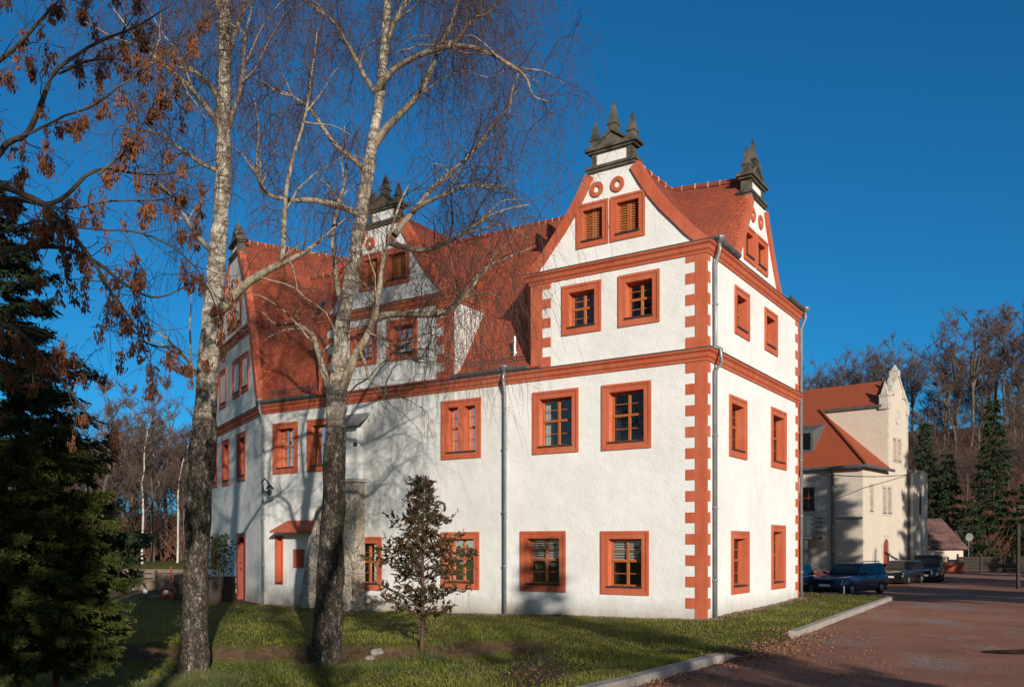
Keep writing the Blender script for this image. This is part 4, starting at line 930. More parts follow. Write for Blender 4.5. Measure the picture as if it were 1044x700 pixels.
# conifers
def conifer(label, base, H, r0, m, seed, kind='spruce', clear=.12, dens=1.0, group=None, size=1.0, name=None, build=True):
    global rng; rng = np.random.default_rng(seed); base = np.array(base, float)
    t = thing(name or ('spruce_tree' if kind == 'spruce' else 'cypress_tree'), label, 'tree', base, group)
    tb = TB(); P = np.array([base + (0.04 * math.sin(z), 0, z * H) for z in np.linspace(-.02, 1, 14)]); tb.add(P, np.linspace(.012 * H ** .8 + .02, .01, 14), 10)
    bt = tb; PP, DD, LL = [], [], []
    z = clear * H
    while z < H * .985:
        f = (z / H - clear) / (1 - clear); prof = (1 - f) ** .85 if kind == 'spruce' else (1 - f) ** .7 * rng.uniform(.35, 1.15) if kind == 'thuja' else min(1, .62 + f * 1.6) * (1 - f) ** .6 if kind == 'cedar' else math.sin(math.pi * min(1, (f * .86 + .14)) ** .8) ** .7
        Lm = r0 * prof + .12; nb = int(rng.integers(5, 8) if kind == 'spruce' else rng.integers(7, 11)); a0 = rng.uniform(0, 6.28)
        for k in range(nb):
            a = a0 + 6.283 * k / nb + rng.normal() * .25; L = Lm * rng.uniform(.72, 1.12); q = base + (0, 0, z + rng.normal() * .06); Q = [q]
            d = np.array((math.cos(a), math.sin(a), {'spruce': .22, 'cedar': .30, 'thuja': .55}.get(kind, .75))); sg = 7
            for s_ in range(sg): d = unit(d + np.array((0, 0, -.10 if s_ < 4 else .09) if kind == 'spruce' else (0, 0, .02 if kind == 'cypress' else -.07)) + rv(.06)); q = q + d * L / sg; Q.append(q)
            Q = np.array(Q); bt.add(Q, np.linspace(.006 * L + .006, .003, sg + 1), 4)
            ns = int(dens * L * (55 if kind == 'spruce' else 95) / size) + 4; u = rng.uniform(.12, 1, ns) ** .8 * (sg - .001); i = u.astype(int); B = Q[i] + (Q[i + 1] - Q[i]) * (u - i)[:, None]
            ax = Q[i + 1] - Q[i]; ax /= np.linalg.norm(ax, axis=1, keepdims=True); side = np.cross(ax, (0, 0, 1.)); sgn = rng.choice([-1, 1], ns)[:, None]
            if kind == 'spruce': D = ax * .6 + side * sgn * rng.uniform(.2, .9, (ns, 1)) + np.stack([0 * u, 0 * u, -rng.uniform(.1, .9, ns)], 1) + rng.normal(size=(ns, 3)) * .15
            elif kind == 'thuja': D = ax * .5 + rng.normal(size=(ns, 3)) * .6
            elif kind == 'cedar': D = ax * .7 + side * sgn * rng.uniform(.2, 1, (ns, 1)) + np.stack([0 * u, 0 * u, -rng.uniform(0, .5, ns)], 1) + rng.normal(size=(ns, 3)) * .2
            else: D = ax * .9 + rng.normal(size=(ns, 3)) * .5 + (0, 0, .15)
            B = B + rng.normal(size=(ns, 3)) * .03 * L
            PP.append(B); DD.append(D); LL.append(rng.uniform(.6, 1.3, ns) * (.22 if kind == 'spruce' else .16) * size)
        z += (.30 if kind == 'spruce' else .22) * (size ** .7) * rng.uniform(.8, 1.2)
    bt.build('trunk', M['bark_conifer'], t)
    Pn, Dn, Ln = np.concatenate(PP), np.concatenate(DD), np.concatenate(LL)
    V, F = cards(Pn, Dn, Ln, Ln * (.13 if kind == 'spruce' else .17)); VV, FF = [V], [F]
    k = 4; Dn = Dn / np.linalg.norm(Dn, axis=1, keepdims=True)      # short side shoots
    for j in range(k):
        b_ = Pn + Dn * (Ln * rng.uniform(.15, .85, len(Ln)))[:, None]; d_ = Dn * .7 + rng.normal(size=Dn.shape) * .55; l_ = Ln * rng.uniform(.35, .6, len(Ln))
        V2, F2 = cards(b_, d_, l_, l_ * .16); FF.append(F2 + sum(len(x) for x in VV)); VV.append(V2)
    np_mesh('crown', np.concatenate(VV), np.concatenate(FF), m, t); return t
def gpt(px, Y, dz=0): x = (px - 522) / 890 * Y; return (x, Y, float(ground_z(x, Y)) + dz)
conifer('dark drooping spruce at the left edge of the picture, taller than the conifer beside it', gpt(-14, 14.6), 9.2, 2.5, M['spruce'], 31, 'spruce', .2, 1.5, size=.8)
conifer('dense yellow-green conifer on a bare stem between the dark spruce and the left birch', gpt(57, 13.6), 4.7, 1.2, M['cypress'], 32, 'cedar', .17, 1.6, size=.72)
conifer('dense yellow-green conifer cut by the left edge of the picture, second bare stem', gpt(19, 13.0), 4.3, 1.1, M['cypress'], 33, 'cedar', .2, 1.6, size=.72)
tj = conifer('young thin conifer with bronzed foliage in front of the white wall', gpt(430, 19.8), 4.05, 1.35, M['thuja'], 36, 'thuja', .2, .17, size=1.2, name='young_conifer')

# bare trees of the distance: prototypes, then copies
def bare(H, spread, clear, seed, limbs=15, leaders=2, twf=1.0, tr=1.0):
    global rng; rng = np.random.default_rng(seed); tt, ct = TB(), TB()
    def walk(p, d, L, n, jit, lift): 
        P = [p]; q = p.copy(); v = unit(d)
        for _ in range(n): v = unit(v + rv(jit) + np.array((0, 0, lift))); q = q + v * L / n; P.append(q)
        return np.array(P)
    tops = []
    trunk = walk(np.zeros(3), np.array((0, 0, 1.)), H * .5, 8, .04, .08); tt.add(np.vstack([[0, 0, -.4], trunk]), tr * np.concatenate([[.013 * H], np.linspace(.011 * H, .008 * H, 9)]), 8)
    stems = [trunk]
    for k in range(leaders):
        d = unit(np.array((rng.normal() * .28 * spread, rng.normal() * .28 * spread, 1))); st = walk(trunk[-1] if k else trunk[-1], d, H * rng.uniform(.42, .5), 9, .08, .06)
        tt.add(st, tr * np.linspace(.008 * H, .0014 * H, 10), 6); stems.append(st)
    allp = np.vstack(stems)
    for k in range(limbs):
        c = allp[rng.integers(0, len(allp))]
        while c[2] < clear * H: c = allp[rng.integers(0, len(allp))]
        f = c[2] / H; a = rng.uniform(0, 6.28); L = H * spread * .42 * (1.05 - f * .75) * rng.uniform(.6, 1.1)
        lb = walk(c, np.array((math.cos(a), math.sin(a), rng.uniform(.3, 1.0))), L, 7, .09, .08); ct.add(lb, np.linspace(.0042 * H, .0012 * H, 8), 5)
        for j in range(6):
            b = lb[rng.integers(1, 8)]; br = walk(b, rv(1) + (lb[-1] - lb[0]) / L * 1.1 + (0, 0, .35), L * rng.uniform(.28, .55), 5, .16, .05); ct.add(br, np.linspace(.0021 * H, .0009 * H, 6), 3)
            for q in range(int(7 * twf)):
                b2 = br[rng.integers(1, 6)]; tw = walk(b2, rv(1) + unit(br[-1] - br[0]) * .9 + (0, 0, .3), L * rng.uniform(.12, .3), 3, .2, .04); ct.add(tw, np.linspace(.0011 * H, .0005 * H, 4), 3)
                for _ in range(2): b3 = tw[rng.integers(1, 4)]; ct.add(walk(b3, rv(1) + unit(tw[-1] - tw[0]) + (0, 0, .2), L * rng.uniform(.07, .16), 2, .2, 0), [.0008 * H, .0006 * H, .0004 * H], 3)
    return tt, ct
def bare_proto(H, *a, bark='bark_far', **k):
    tt, ct = bare(H, *a, **k); t = thing('bare_tree', None, 'tree', (0, 0, 0)); t['H'] = H
    tt.build('trunk', M[bark], t); ct.build('crown', M['twig_far'], t); return t
protos = [bare_proto(20, 1.0, .38, 41, limbs=26, leaders=3), bare_proto(20, .9, .45, 42, limbs=24, leaders=3), bare_proto(20, .5, .5, 43, limbs=22, leaders=1),
          bare_proto(12, .6, .25, 44, limbs=22, leaders=2), bare_proto(12, .55, .25, 45, limbs=30, leaders=1, tr=.7, bark='bark_white'), bare_proto(14, 1.1, .2, 46, limbs=26, leaders=3)]
used = set()
def put(k, x, y, H, rot, label, group=None):
    p = protos[k]; o = p if k not in used else copy_tree(p); used.add(k)
    s_ = H / p['H']; o.location = (x, y, float(ground_z(x, y))); o.scale = (s_, s_, s_); o.rotation_euler = (0, 0, rot); tag(o, label, 'tree', group); return o
def put_px(k, px, ytop, Y, rot, label, group=None):
    x = (px - 522) / 890 * Y; g = float(ground_z(x, Y)); H = 2 + (555 - ytop) * Y / 890 - g; put(k, x, Y, H, rot, label, group)
put_px(0, 962, 334, 128, .3, 'broad bare tree on the hill, nearest to the right of the cream gable')
put_px(1, 988, 318, 130, 1.2, 'tall bare tree with thick forking trunk in the middle of the hilltop row')
put_px(2, 1014, 308, 132, 2.0, 'tallest slim bare tree on the hilltop, highest against the sky')
put_px(2, 1025, 322, 136, 4.0, 'thin bare tree close behind the tallest slim tree on the hilltop')
put_px(1, 1050, 318, 126, 3.1, 'bare tree at the right edge of the picture on the hilltop, half cut off')
put_px(3, 974, 385, 122, .9, 'short dark bare tree under the broad hilltop tree')
for i, (k, px, yt, Y, r_) in enumerate(((5, 905, 352, 150, 0), (0, 872, 360, 160, 2.2), (5, 838, 374, 170, 4), (5, 890, 356, 175, 1.3), (5, 930, 358, 158, 5.1), (5, 855, 368, 190, .7), (5, 818, 378, 185, 3.3))):
    put_px(k, px, yt, Y, r_, 'brown bare tree in the wood rising behind the roof of the cream house', 'bare trees behind the cream house')
for i, (k, px, yt, Y, r_) in enumerate(((3, 940, 420, 118, .4), (3, 1000, 392, 125, 2.6), (3, 1036, 398, 122, 1.7), (3, 950, 455, 108, 3), (3, 985, 448, 110, 5), (3, 1012, 440, 112, 4.4), (3, 1030, 436, 108, 2.2), (5, 1046, 440, 104, 1), (5, 968, 452, 104, 2.9), (5, 1000, 455, 102, 2))):
    put_px(k, px, yt, Y, r_, 'small bare tree in the brown thicket on the hillside at the right', 'small bare trees on the hillside')
rg_ = np.random.default_rng(77)
for i in range(34):
    Y = float(rg_.uniform(98, 150)); px = float(rg_.uniform(935, 1062)); k = int(rg_.choice([3, 3, 2, 5])); hh = rg_.uniform(7, 13)
    x = (px - 522) / 890 * Y; put(k, x, Y, float(hh), float(rg_.uniform(0, 6.28)), 'small bare tree in the brown thicket on the hillside at the right', 'small bare trees on the hillside')
for i in range(14):
    Y = float(rg_.uniform(126, 150)); px = float(rg_.uniform(938, 1060)); x = (px - 522) / 890 * Y; put(2, x, Y, float(rg_.uniform(13, 20)) * (1 if px > 950 else .8), float(rg_.uniform(0, 6.28)), 'slender bare trunk among the taller trees along the hilltop', 'slender trees along the hilltop')
for i in range(30):
    Y = float(rg_.uniform(72, 135)); px = float(rg_.uniform(-10, 205)); k = int(rg_.choice([3, 5, 2, 3])); x = (px - 522) / 890 * Y; put(k, x, Y, float(rg_.uniform(8, 14)), float(rg_.uniform(0, 6.28)), 'bare brown tree in the grove far left between the conifers and the castle', 'bare trees of the left grove')
for i, (k, px, yt, Y, r_) in enumerate(((3, 112, 415, 62, 0), (3, 132, 392, 70, 1), (3, 156, 402, 66, 2), (3, 172, 396, 74, 3), (3, 190, 405, 64, 4), (3, 104, 430, 58, 5), (3, 122, 400, 85, 2.5), (3, 145, 410, 88, .5), (3, 182, 410, 90, 1.8), (5, 160, 440, 95, .8), (5, 118, 440, 98, 3.7), (3, 90, 420, 72, 2.2), (5, 185, 445, 100, 5.2), (5, 138, 448, 104, 4.4), (3, 60, 410, 76, 1.4), (3, 20, 400, 80, 3.4))):
    put_px(k, px, yt, Y, r_, 'bare brown tree in the grove far left between the conifers and the castle', 'bare trees of the left grove')
put_px(4, 145, 410, 60, .2, 'white-stemmed birch in the left grove, straight above the plank bench')
put_px(4, 181, 425, 63, 1.9, 'white-stemmed birch in the left grove, just left of the corky birch trunk')
put_px(4, 164, 430, 72, 3.9, 'thin white-stemmed birch farther back between the two birches of the grove')
for px, ytop, Y, r_, lab, sd_ in ((1013, 402, 88, 2.7, 'tall dark spruce at the foot of the hill near the right edge', 51), (943, 428, 94, 2.5, 'dark spruce right behind the shaded end of the cream house', 52),
                                  (966, 456, 92, 1.9, 'smaller dark spruce above the half-timbered shed', 53), (1046, 490, 86, 2.2, 'spruce cut by the right edge of the picture behind the dark pole', 54), (988, 508, 84, 2.2, 'low dark spruce between the shed and the tall spruce', 56)):
    x = (px - 522) / 890 * Y; g = float(ground_z(x, Y)); H = 2 + (555 - ytop) * Y / 890 - g
    conifer(lab, (x, Y, g), H, r_, M['spruce_far'], sd_, 'spruce', .03, .55, size=2.6)
# brushwood covering the hillside, and the undergrowth of the left grove
def brush(name, pts, h, m):
    tb = TB()
    for x, y in pts:
        b = np.array((x, y, float(ground_z(x, y)) - .1)); H = h * rng.uniform(.5, 1.3)
        for _ in range(9):
            d = unit(np.array((rng.normal() * .5, rng.normal() * .5, 1))); p1 = b + d * H * .5 + rv(.1); p2 = p1 + unit(d + rv(.35)) * H * .5; tb.add([b, p1, p2], [.045, .034, .02], 3)
            for _ in range(3): q = p1 + (p2 - p1) * rng.uniform(0, 1); tb.add([q, q + unit(d + rv(.6)) * H * .25], [.014, .01], 3)
    tag(tb.build(name, m), None, None, kind='stuff')
rng = np.random.default_rng(61)
pts = [(x, y) for x, y in zip(rng.uniform(36, 125, 7000), rng.uniform(86, 178, 7000)) if 905 < 522 + 890 * x / y < 1075]
brush('hillside_brushwood', pts, 3.6, M['brush'])
pts = [(x, y) for x, y in zip(rng.uniform(-85, -22, 3200), rng.uniform(70, 140, 3200)) if -30 < 522 + 890 * x / y < 225]
brush('grove_undergrowth', pts, 4.2, M['brush'])
# trees behind the viewer: they only throw their shade into the picture
for i, (x, y, H, r_, lab, cl, kd) in enumerate(((11.3, -8, 11.6, 1.0, 'narrow spruce across the road behind the viewer', .1, 'spruce'), (-1.6, -6, 12.0, 1.7, 'spruce behind the viewer left of the others', .1, 'spruce'),
                                        (27.8, 24, 14.5, 2.3, 'lower spruce beyond the right edge near the parked cars', .1, 'cedar'), (38.3, 25, 24, 5.0, 'tall spruce beyond the right edge beside the red road', .1, 'spruce'), (41.4, 26, 23, 4.2, 'spruce beyond the right edge opposite the cream house', .1, 'spruce'), (46, 44, 13, 3, 'spruce beyond the right edge opposite the shed', .1, 'spruce'), (51, 46, 12, 3, 'spruce beyond the right edge opposite the plank fence', .1, 'spruce'),
                                        (24.6, 4.5, 11.8, 2.0, 'round-crowned evergreen on a tall bare stem right of the viewer, nearest', .64, 'cedar'), (27.8, 4.0, 12, 2.2, 'round-crowned evergreen on a tall bare stem right of the viewer, second', .63, 'cedar'), (31.5, 5.2, 12, 2.3, 'round-crowned evergreen on a tall bare stem right of the viewer, third', .63, 'cedar'), (35.5, 3.2, 12, 2.3, 'round-crowned evergreen on a tall bare stem right of the viewer, farthest', .6, 'cedar'))):
    conifer(lab, (x, y, float(ground_z(x, y))), H, r_, M['spruce_far'], 70 + i, kd, cl, 1.0 if H > 20 else .7, size=2.0)
for i, (k, x, y, H, r_) in enumerate(((2, 2.5, -14, 18, 1), (3, -1, -16, 13, 2), (3, 5.2, -12, 17, 4), (0, 11.2, -15, 10.5, 2))):
    put(k, x, y, H, r_, 'bare tree standing across the road behind the viewer', 'bare trees behind the viewer')

# ------------------------------------------------------------------ cream house
K0 = np.array((20.9, 52.0)); KR = np.array((.658, .753)); KL = np.array((-.753, .658))
FR = Face(K0, KR, -KL); FL = Face(K0, KL, -KR); GZK = -.6
house = thing('cream_house', 'cream rendered house with orange tiled roof and pinnacled gable beyond the castle', 'house', (K0[0], K0[1], GZK))
def ab(a, b, z): q = K0 + KL * a + KR * b; return (q[0], q[1], z)
hr, hl = [], []
def hwin(F, lst, *a, **k): lst.append(window(F, *a, parent=house, sm=M['ashlar'], **k))
hwin(FR, hr, 1.05, 1.85, 3.9, 5.75, kind='cross', band=.16, rec=.22)
hwin(FR, hr, 3.35, 4.25, 3.85, 5.75, kind='cross', band=.15, rec=.22); hwin(FR, hr, 4.3, 5.2, 3.85, 5.75, kind='cross', band=.15, rec=.22)
hwin(FR, hr, 9.6, 10.3, 3.9, 5.7, kind='cross', band=.15, rec=.22)
hg = []
hwin(FR, hg, 5.35, 6.2, 7.3, 8.95, kind='blank', band=.13, rec=.18); hwin(FR, hg, 6.25, 7.1, 7.3, 8.95, kind='blank', band=.13, rec=.18)
hwin(FL, hl, 2.75, 4.05, 3.95, 5.75, kind='cross', band=.18, rec=.22); hwin(FL, hl, 4.3, 5.5, 3.95, 5.75, kind='cross', band=.18, rec=.22)
hwin(FL, hl, 3.6, 4.3, 6.15, 6.75, kind='cross', band=.12, rec=.2)
mb = MB(); strips(mb, FR, [(GZK - .5, 0, 8.35), (7.0, 0, 8.35)], [o for o in hr if o[0] < 8]); strips(mb, FR, [(GZK - .5, 8.4, 11.6), (7.0, 8.4, 11.6)], [o for o in hr if o[0] > 8], .35)
strips(mb, FL, [(GZK - .5, 0, 16), (7.0, 0, 16)], hl); mb.quad(ab(0, 8.4, GZK), ab(-.35, 8.4, GZK), ab(-.35, 8.4, 7), ab(0, 8.4, 7))
mb.quad(ab(-.35, 11.6, GZK), ab(14, 11.6, GZK), ab(14, 11.6, 7), ab(-.35, 11.6, 7)); mb.quad(ab(14, 0, GZK), ab(14, 11.6, GZK), ab(14, 11.6, 7), ab(14, 0, 7)); mb.quad(ab(-.35, 8.4, 7), ab(-.35, 11.6, 7), ab(9, 11.6, 7), ab(9, 8.4, 7))
mb.build('wall', M['cream'], house, recalc=False)
mb = MB(); strips(mb, FR, [(7.0, 4.34, 8.35), (11.2, 4.34, 8.35), (11.21, 4.6, 8.1), (12.9, 6.2, 6.5)], hg, .001); mb.add([ab(0, 4.34, 7), ab(0, 4.34, 10.9), ab(4.4, 4.34, 10.9)], [(0, 1, 2)])
mb.add([ab(0, 8.35, 7), ab(0, 8.35, 10.9), ab(4.4, 8.35, 10.9)], [(0, 1, 2)]); mb.quad(ab(.4, 4.34, 10.9), ab(.4, 8.35, 10.9), ab(.4, 6.5, 12.9), ab(.4, 6.2, 12.9)); mb.build('gable', M['cream'], house, recalc=False)
T = lambda a, o, z: FR.p(a, z, o)
mb = MB()
for sg in (-1, 1):      # sloping coping
    mb.hexa([FR.p(6.345 + sg * 2.1, 11.1, .06), FR.p(6.345 + sg * 2.1, 11.1, -.45), FR.p(6.345, 12.95, -.45), FR.p(6.345, 12.95, .06), FR.p(6.345 + sg * 2.1, 11.32, .06), FR.p(6.345 + sg * 2.1, 11.32, -.45), FR.p(6.345, 13.17, -.45), FR.p(6.345, 13.17, .06)])
mb.build('gable_coping', M['ashlar'], house)
for a, z0, z1, w_ in ((4.45, 10.6, 12.4, .26), (8.2, 10.6, 12.3, .26), (6.345, 12.9, 13.75, .22), (5.35, 11.6, 12.9, .16), (7.35, 11.6, 12.9, .16)):
    mb = MB(); mb.box(a - w_, a + w_, -.45, .1, z0, z0 + (z1 - z0) * .45, T); rows = []
    for f_, s_ in ((.45, 1.15), (.5, 1.15), (.52, .8), (1, .06)): z = z0 + (z1 - z0) * f_; rows.append([FR.p(a + sx * w_ * s_, z, -.17 + sy * w_ * s_) for sx, sy in ((-1, -1), (1, -1), (1, 1), (-1, 1), (-1, -1))])
    mb.loft(rows); mb.build('pinnacle', M['ashlar'], house, recalc=False)
for a0, a1 in ((8.12, 8.35), (4.36, 4.56)): mb = MB(); mb.box(a0, a1, -.3, .055, 7.0, 10.7, T); mb.build('pilaster', M['ashlar'], house)
mb = MB(); mb.lathe([(.5, 0), (.5, .05), (.36, .06), (.33, .01), (.0001, .01)], lambda x, y, h: FR.p(6.345 + x, 10.3 + y, h), 18); mb.build('medallion', M['ashlar'], house)
# roof planes
rt = lambda b: 7.02 + .905 * b
mb = MB(); mb.add([ab(15, -.35, rt(-.35)), ab(-.3, -.35, rt(-.35)), ab(-.25, -.25, rt(-.25)), ab(4.34, 4.34, rt(4.34)), ab(.42, 4.34, rt(4.34)), ab(.42, 6.345, rt(6.345)), ab(15, 6.345, rt(6.345))], [(0, 1, 2, 3, 4, 5, 6)])
mb.add([ab(-.35, -.35, rt(-.35)), ab(-.35, 4.32, rt(-.35)), ab(4.34, 4.32, rt(4.34)), ab(4.34, 4.34, rt(4.34))], [(0, 1, 2, 3)])
mb.add([ab(15, 6.345, rt(6.345)), ab(.42, 6.345, rt(6.345)), ab(.42, 8.35, rt(4.34)), ab(15, 8.35, rt(4.34))], [(0, 1, 2, 3)])
mb.add([ab(4.4, 8.37, rt(4.3)), ab(-.3, 8.37, 6.75), ab(-.3, 11.9, 6.75), ab(4.4, 11.9, 8.6)], [(0, 1, 2, 3)]); mb.add([ab(4.4, 8.37, rt(4.3)), ab(15, 8.37, rt(4.3)), ab(15, 11.9, 7), ab(4.4, 11.9, 7)], [(0, 1, 2, 3)])
mb.build('roof', M['tile_new'], house, uv=True, recalc=False)
mb = MB(); mb.tube([ab(-.3, -.3, rt(-.25)), ab(4.3, 4.3, rt(4.37))], .09, 6); mb.build('hip_tiles', M['tile_new'], house)
mb = MB(); mb.box(4.45, 4.55, 0, 0, 0, 0, T) if 0 else None; mb.tube([ab(4.3, 4.2, 10.82), ab(.3, 4.2, 10.82)], .09, 6); mb.build('gutter', M['lead'], house)
mb = MB(); mb.tube([ab(15, -.42, 6.66), ab(-.42, -.42, 6.66), ab(-.42, 4.3, 6.66)], .10, 6); mb.box(-.2, 15, .0, .02, 0, 0) if 0 else None; mb.build('gutter', M['lead'], house)
mb = MB(); mb.tube([ab(1.75, -.4, 6.6), ab(1.75, -.15, 6.2), ab(1.75, -.12, -.4)], .09, 8); mb.build('downpipe', M['lead'], house)
mb = MB(); mb.tube([FR.p(8.4, 6.9, .2), FR.p(8.4, 6.7, .12), FR.p(8.38, -.5, .12)], .07, 8); mb.tube([FR.p(8.2, 6.9, .25), FR.p(8.7, 6.9, .25)], .12, 8); mb.build('downpipe', M['lead'], house)
mb = MB(); mb.hexa([ab(3.4, .9, 7.6), ab(5.4, .9, 7.6), ab(5.4, 3.0, 9.3), ab(3.4, 3.0, 9.3), ab(3.4, .9, 9.2), ab(5.4, .9, 9.2), ab(5.4, 3.0, 9.8), ab(3.4, 3.0, 9.8)]); dm = mb.build('roof_dormer', M['lead'], house)
mb = MB(); mb.quad(ab(3.55, .89, 8.0), ab(5.25, .89, 8.0), ab(5.25, .89, 9.05), ab(3.55, .89, 9.05)); mb.build('window_pane', M['carglass'], dm)
mb = MB(); T2 = lambda a, o, z: FL.p(a, z, o); mb.box(.0, 1.55, -.01, .10, 3.55, 3.68, T2); mb.build('ledge', M['slate'], house)
# arched door, niche and arched windows
def arch(F, a, w_, z0, z1, o, n=12): r = w_ / 2; return [F.p(a - r, z0, o)] + [F.p(a - r * math.cos(t), z1 - r + r * math.sin(t), o) for t in np.linspace(0, math.pi, n)] + [F.p(a + r, z0, o)]
def archpart(F, a, w_, z0, z1, name, m_in, fr=.2):
    mb = MB(); o_ = arch(F, a, w_ + 2 * fr, z0, z1 + fr, .07); i_ = arch(F, a, w_, z0, z1, .07); b_ = arch(F, a, w_, z0, z1, .0); e_ = arch(F, a, w_ + 2 * fr, z0, z1 + fr, -.01); mb.loft([e_, o_, i_, b_]); s_ = mb.build(name, M['ashlar'], house, recalc=False)
    mb = MB(); q = arch(F, a, w_, z0, z1, .012); mb.add(q, [tuple(range(len(q)))]); mb.build('leaf', m_in, s_, recalc=False)
archpart(FR, 3.95, 1.05, -.5, 2.35, 'arched_door', M['door'], .28); archpart(FR, 2.0, .45, .1, 1.75, 'arched_niche', M['slate'], .2); archpart(FR, 9.9, .4, .3, 1.9, 'arched_niche', M['slate'], .2)
archpart(FL, 3.75, .75, .2, 2.0, 'arched_window', M['red'], .25); archpart(FL, 5.0, .75, .2, 2.0, 'arched_window', M['red'], .25)
# steel balcony on the left face
mb = MB(); mb.box(2.4, 7.5, .02, 2.0, 2.35, 2.5, T2); bal = mb.build('balcony', M['steel'], house)
mb = MB()
for z in (2.75, 3.05, 3.35, 3.6): mb.box(2.4, 7.5, 1.93, 1.98, z, z + .06 if z < 3.6 else z + .1, T2)
for a in np.arange(2.4, 7.6, .34): mb.box(a, a + .26, 1.94, 1.97, 2.55, 3.58, T2)
for z in (2.75, 3.05, 3.35, 3.6): mb.box(2.38, 2.43, .05, 1.93, z, z + .06, T2)
mb.build('railing', M['steel'], bal)
for a in (2.75, 6.8): mb = MB(); mb.box(a - .09, a + .09, 1.7, 1.88, -.5, 2.35, T2); mb.build('post', M['steel'], bal)

# ------------------------------------------------------------------ half-timbered shed, fence, poles at the far end of the yard
Ys = 76; sx0, sx1 = 35.2, 39.3; gzs = float(road_z(40, Ys))
shed = thing('timbered_shed', 'small half-timbered shed with old brown tiled roof at the end of the yard', 'shed', (sx0, Ys, gzs))
mb = MB(); mb.box(sx0, sx1, Ys, Ys + 4, gzs - .3, 1.75); mb.hexa([(sx1 - .01, Ys, 1.75), (sx1, Ys, 1.75), (sx1, Ys + 4, 1.75), (sx1 - .01, Ys + 4, 1.75), (sx1 - .01, Ys + 1.4, 3.4), (sx1, Ys + 1.4, 3.4), (sx1, Ys + 2.6, 3.4), (sx1 - .01, Ys + 2.6, 3.4)]); mb.build('wall', M['cream'], shed)
mb = MB(); mb.quad((sx0 - .3, Ys - .4, 1.6), (sx1 + .35, Ys - .4, 1.6), (sx1 - .9, Ys + 2, 4.35), (sx0 - .3, Ys + 2, 4.35)); mb.quad((sx0 - .3, Ys + 4.4, 1.6), (sx1 + .35, Ys + 4.4, 1.6), (sx1 - .9, Ys + 2, 4.35), (sx0 - .3, Ys + 2, 4.35))
mb.add([(sx1 + .4, Ys + 1.1, 3.3), (sx1 + .4, Ys + 2.9, 3.3), (sx1 - .9, Ys + 2, 4.36)], [(0, 1, 2)]); mb.build('roof', M['tile_old'], shed, uv=True, recalc=False)
mb = MB()
for z in (.6, 1.7, 2.6, 3.3): mb.box(sx1 - .02, sx1 + .03, Ys + (0 if z < 1.8 else .7 + .25 * z - .6), Ys + 4 - (0 if z < 1.8 else .7 + .25 * z - .6), z, z + .14)
for y in (.0, 1.3, 2.6, 3.86): mb.box(sx1 - .02, sx1 + .028, Ys + y, Ys + y + .14, gzs, 1.72)
mb.box(sx0, sx1, Ys - .03, Ys + .02, 1.55, 1.7); mb.build('timber_frame', M['timber'], shed)
mb = MB(); mb.box(sx1 + .0, sx1 + .02, Ys + .45, Ys + 1.1, .75, 1.45); mb.box(sx1 + .0, sx1 + .02, Ys + 1.7, Ys + 2.4, .75, 1.45); mb.build('window_pane', M['carglass'], shed)
mb = MB(); yw = 73.0; mb.box(36.2, 37.8, yw, yw + .2, gzs - .2, .55); tag(mb.build('low_wall', M['brick'] if 'brick' in M else M['terracotta'], org=(36.2, yw, gzs)), 'short red brick wall in front of the half-timbered shed', 'wall')
fen = thing('plank_fence', 'dark plank fence at the foot of the wooded hill by the yard', 'fence', (38.2, 75, gzs))
mb = MB()
for i in range(5): mb.box(38.2, 46.5, 75, 75.06, gzs + .1 + i * .26, gzs + .32 + i * .26)
mb.build('board_panel', M['timber'], fen)
for i in range(5): mb = MB(); mb.box(38.2 + i * 2.0, 38.34 + i * 2.0, 74.9, 75.0, gzs - .2, gzs + 1.6); mb.build('post', M['timber'], fen)
dish = thing('satellite_dish', 'pale satellite dish on a short pole beside the shed gable', 'satellite dish', (39.9, 76.3, gzs))
mb = MB(); mb.tube([(39.9, 76.3, gzs), (39.9, 76.3, 2.6)], .05, 8); mb.build('pole', M['steel'], dish)
mb = MB(); mb.lathe([(.02, .14), (.18, .11), (.31, .03), (.37, -.03), (.36, -.05), (.18, .07), (.02, .1)], lambda x, y, h: (39.85 + x * .9, 76.1 + h, 2.65 + y), 18); mb.build('dish', M['slate'], dish, smooth=True)  # slate grey puts the shade on the dish into its colour
pg = thing('timber_gate_frame', 'dark timber pole frame at the right edge of the yard', 'pole', (26.6, 45.5, -.3))
for dx in (0, .42): mb = MB(); mb.box(26.3 + dx, 26.44 + dx, 45.4, 45.55, -.5, 3.9 if dx else 3.0); mb.build('post', M['timber'], pg)
mb = MB(); mb.box(26.3, 28.6, 45.38, 45.42, 3.9, 4.06); mb.build('crossbar', M['timber'], pg)
st = MB(); p = gpt(860.5, 35.0); st.tube([(p[0], p[1], p[2] - .1), (p[0], p[1], p[2] + .55)], .014, 6); tag(st.build('marker_stake', M['zinc'], org=p), 'thin grey stake at the lawn edge in front of the estate car', 'stake')
wp0 = np.array(RF.p(TE, 4.6, .1)); wp1 = np.array(FR.p(8.4, 6.7, .12)); wp2 = np.array((52., 70., 11.0)); mb = MB(); mb.tube([wp0 + (wp1 - wp0) * t - np.array((0, 0, .16 * 4 * t * (1 - t))) for t in np.linspace(0, 1, 20)] + [wp1 + (wp2 - wp1) * t - np.array((0, 0, .3 * 4 * t * (1 - t))) for t in np.linspace(.05, 1, 16)], .022, 5)
tag(mb.build('overhead_cable', M['black'], org=tuple(wp0)), 'thin black cable strung from the castle past the cream house', 'cable')

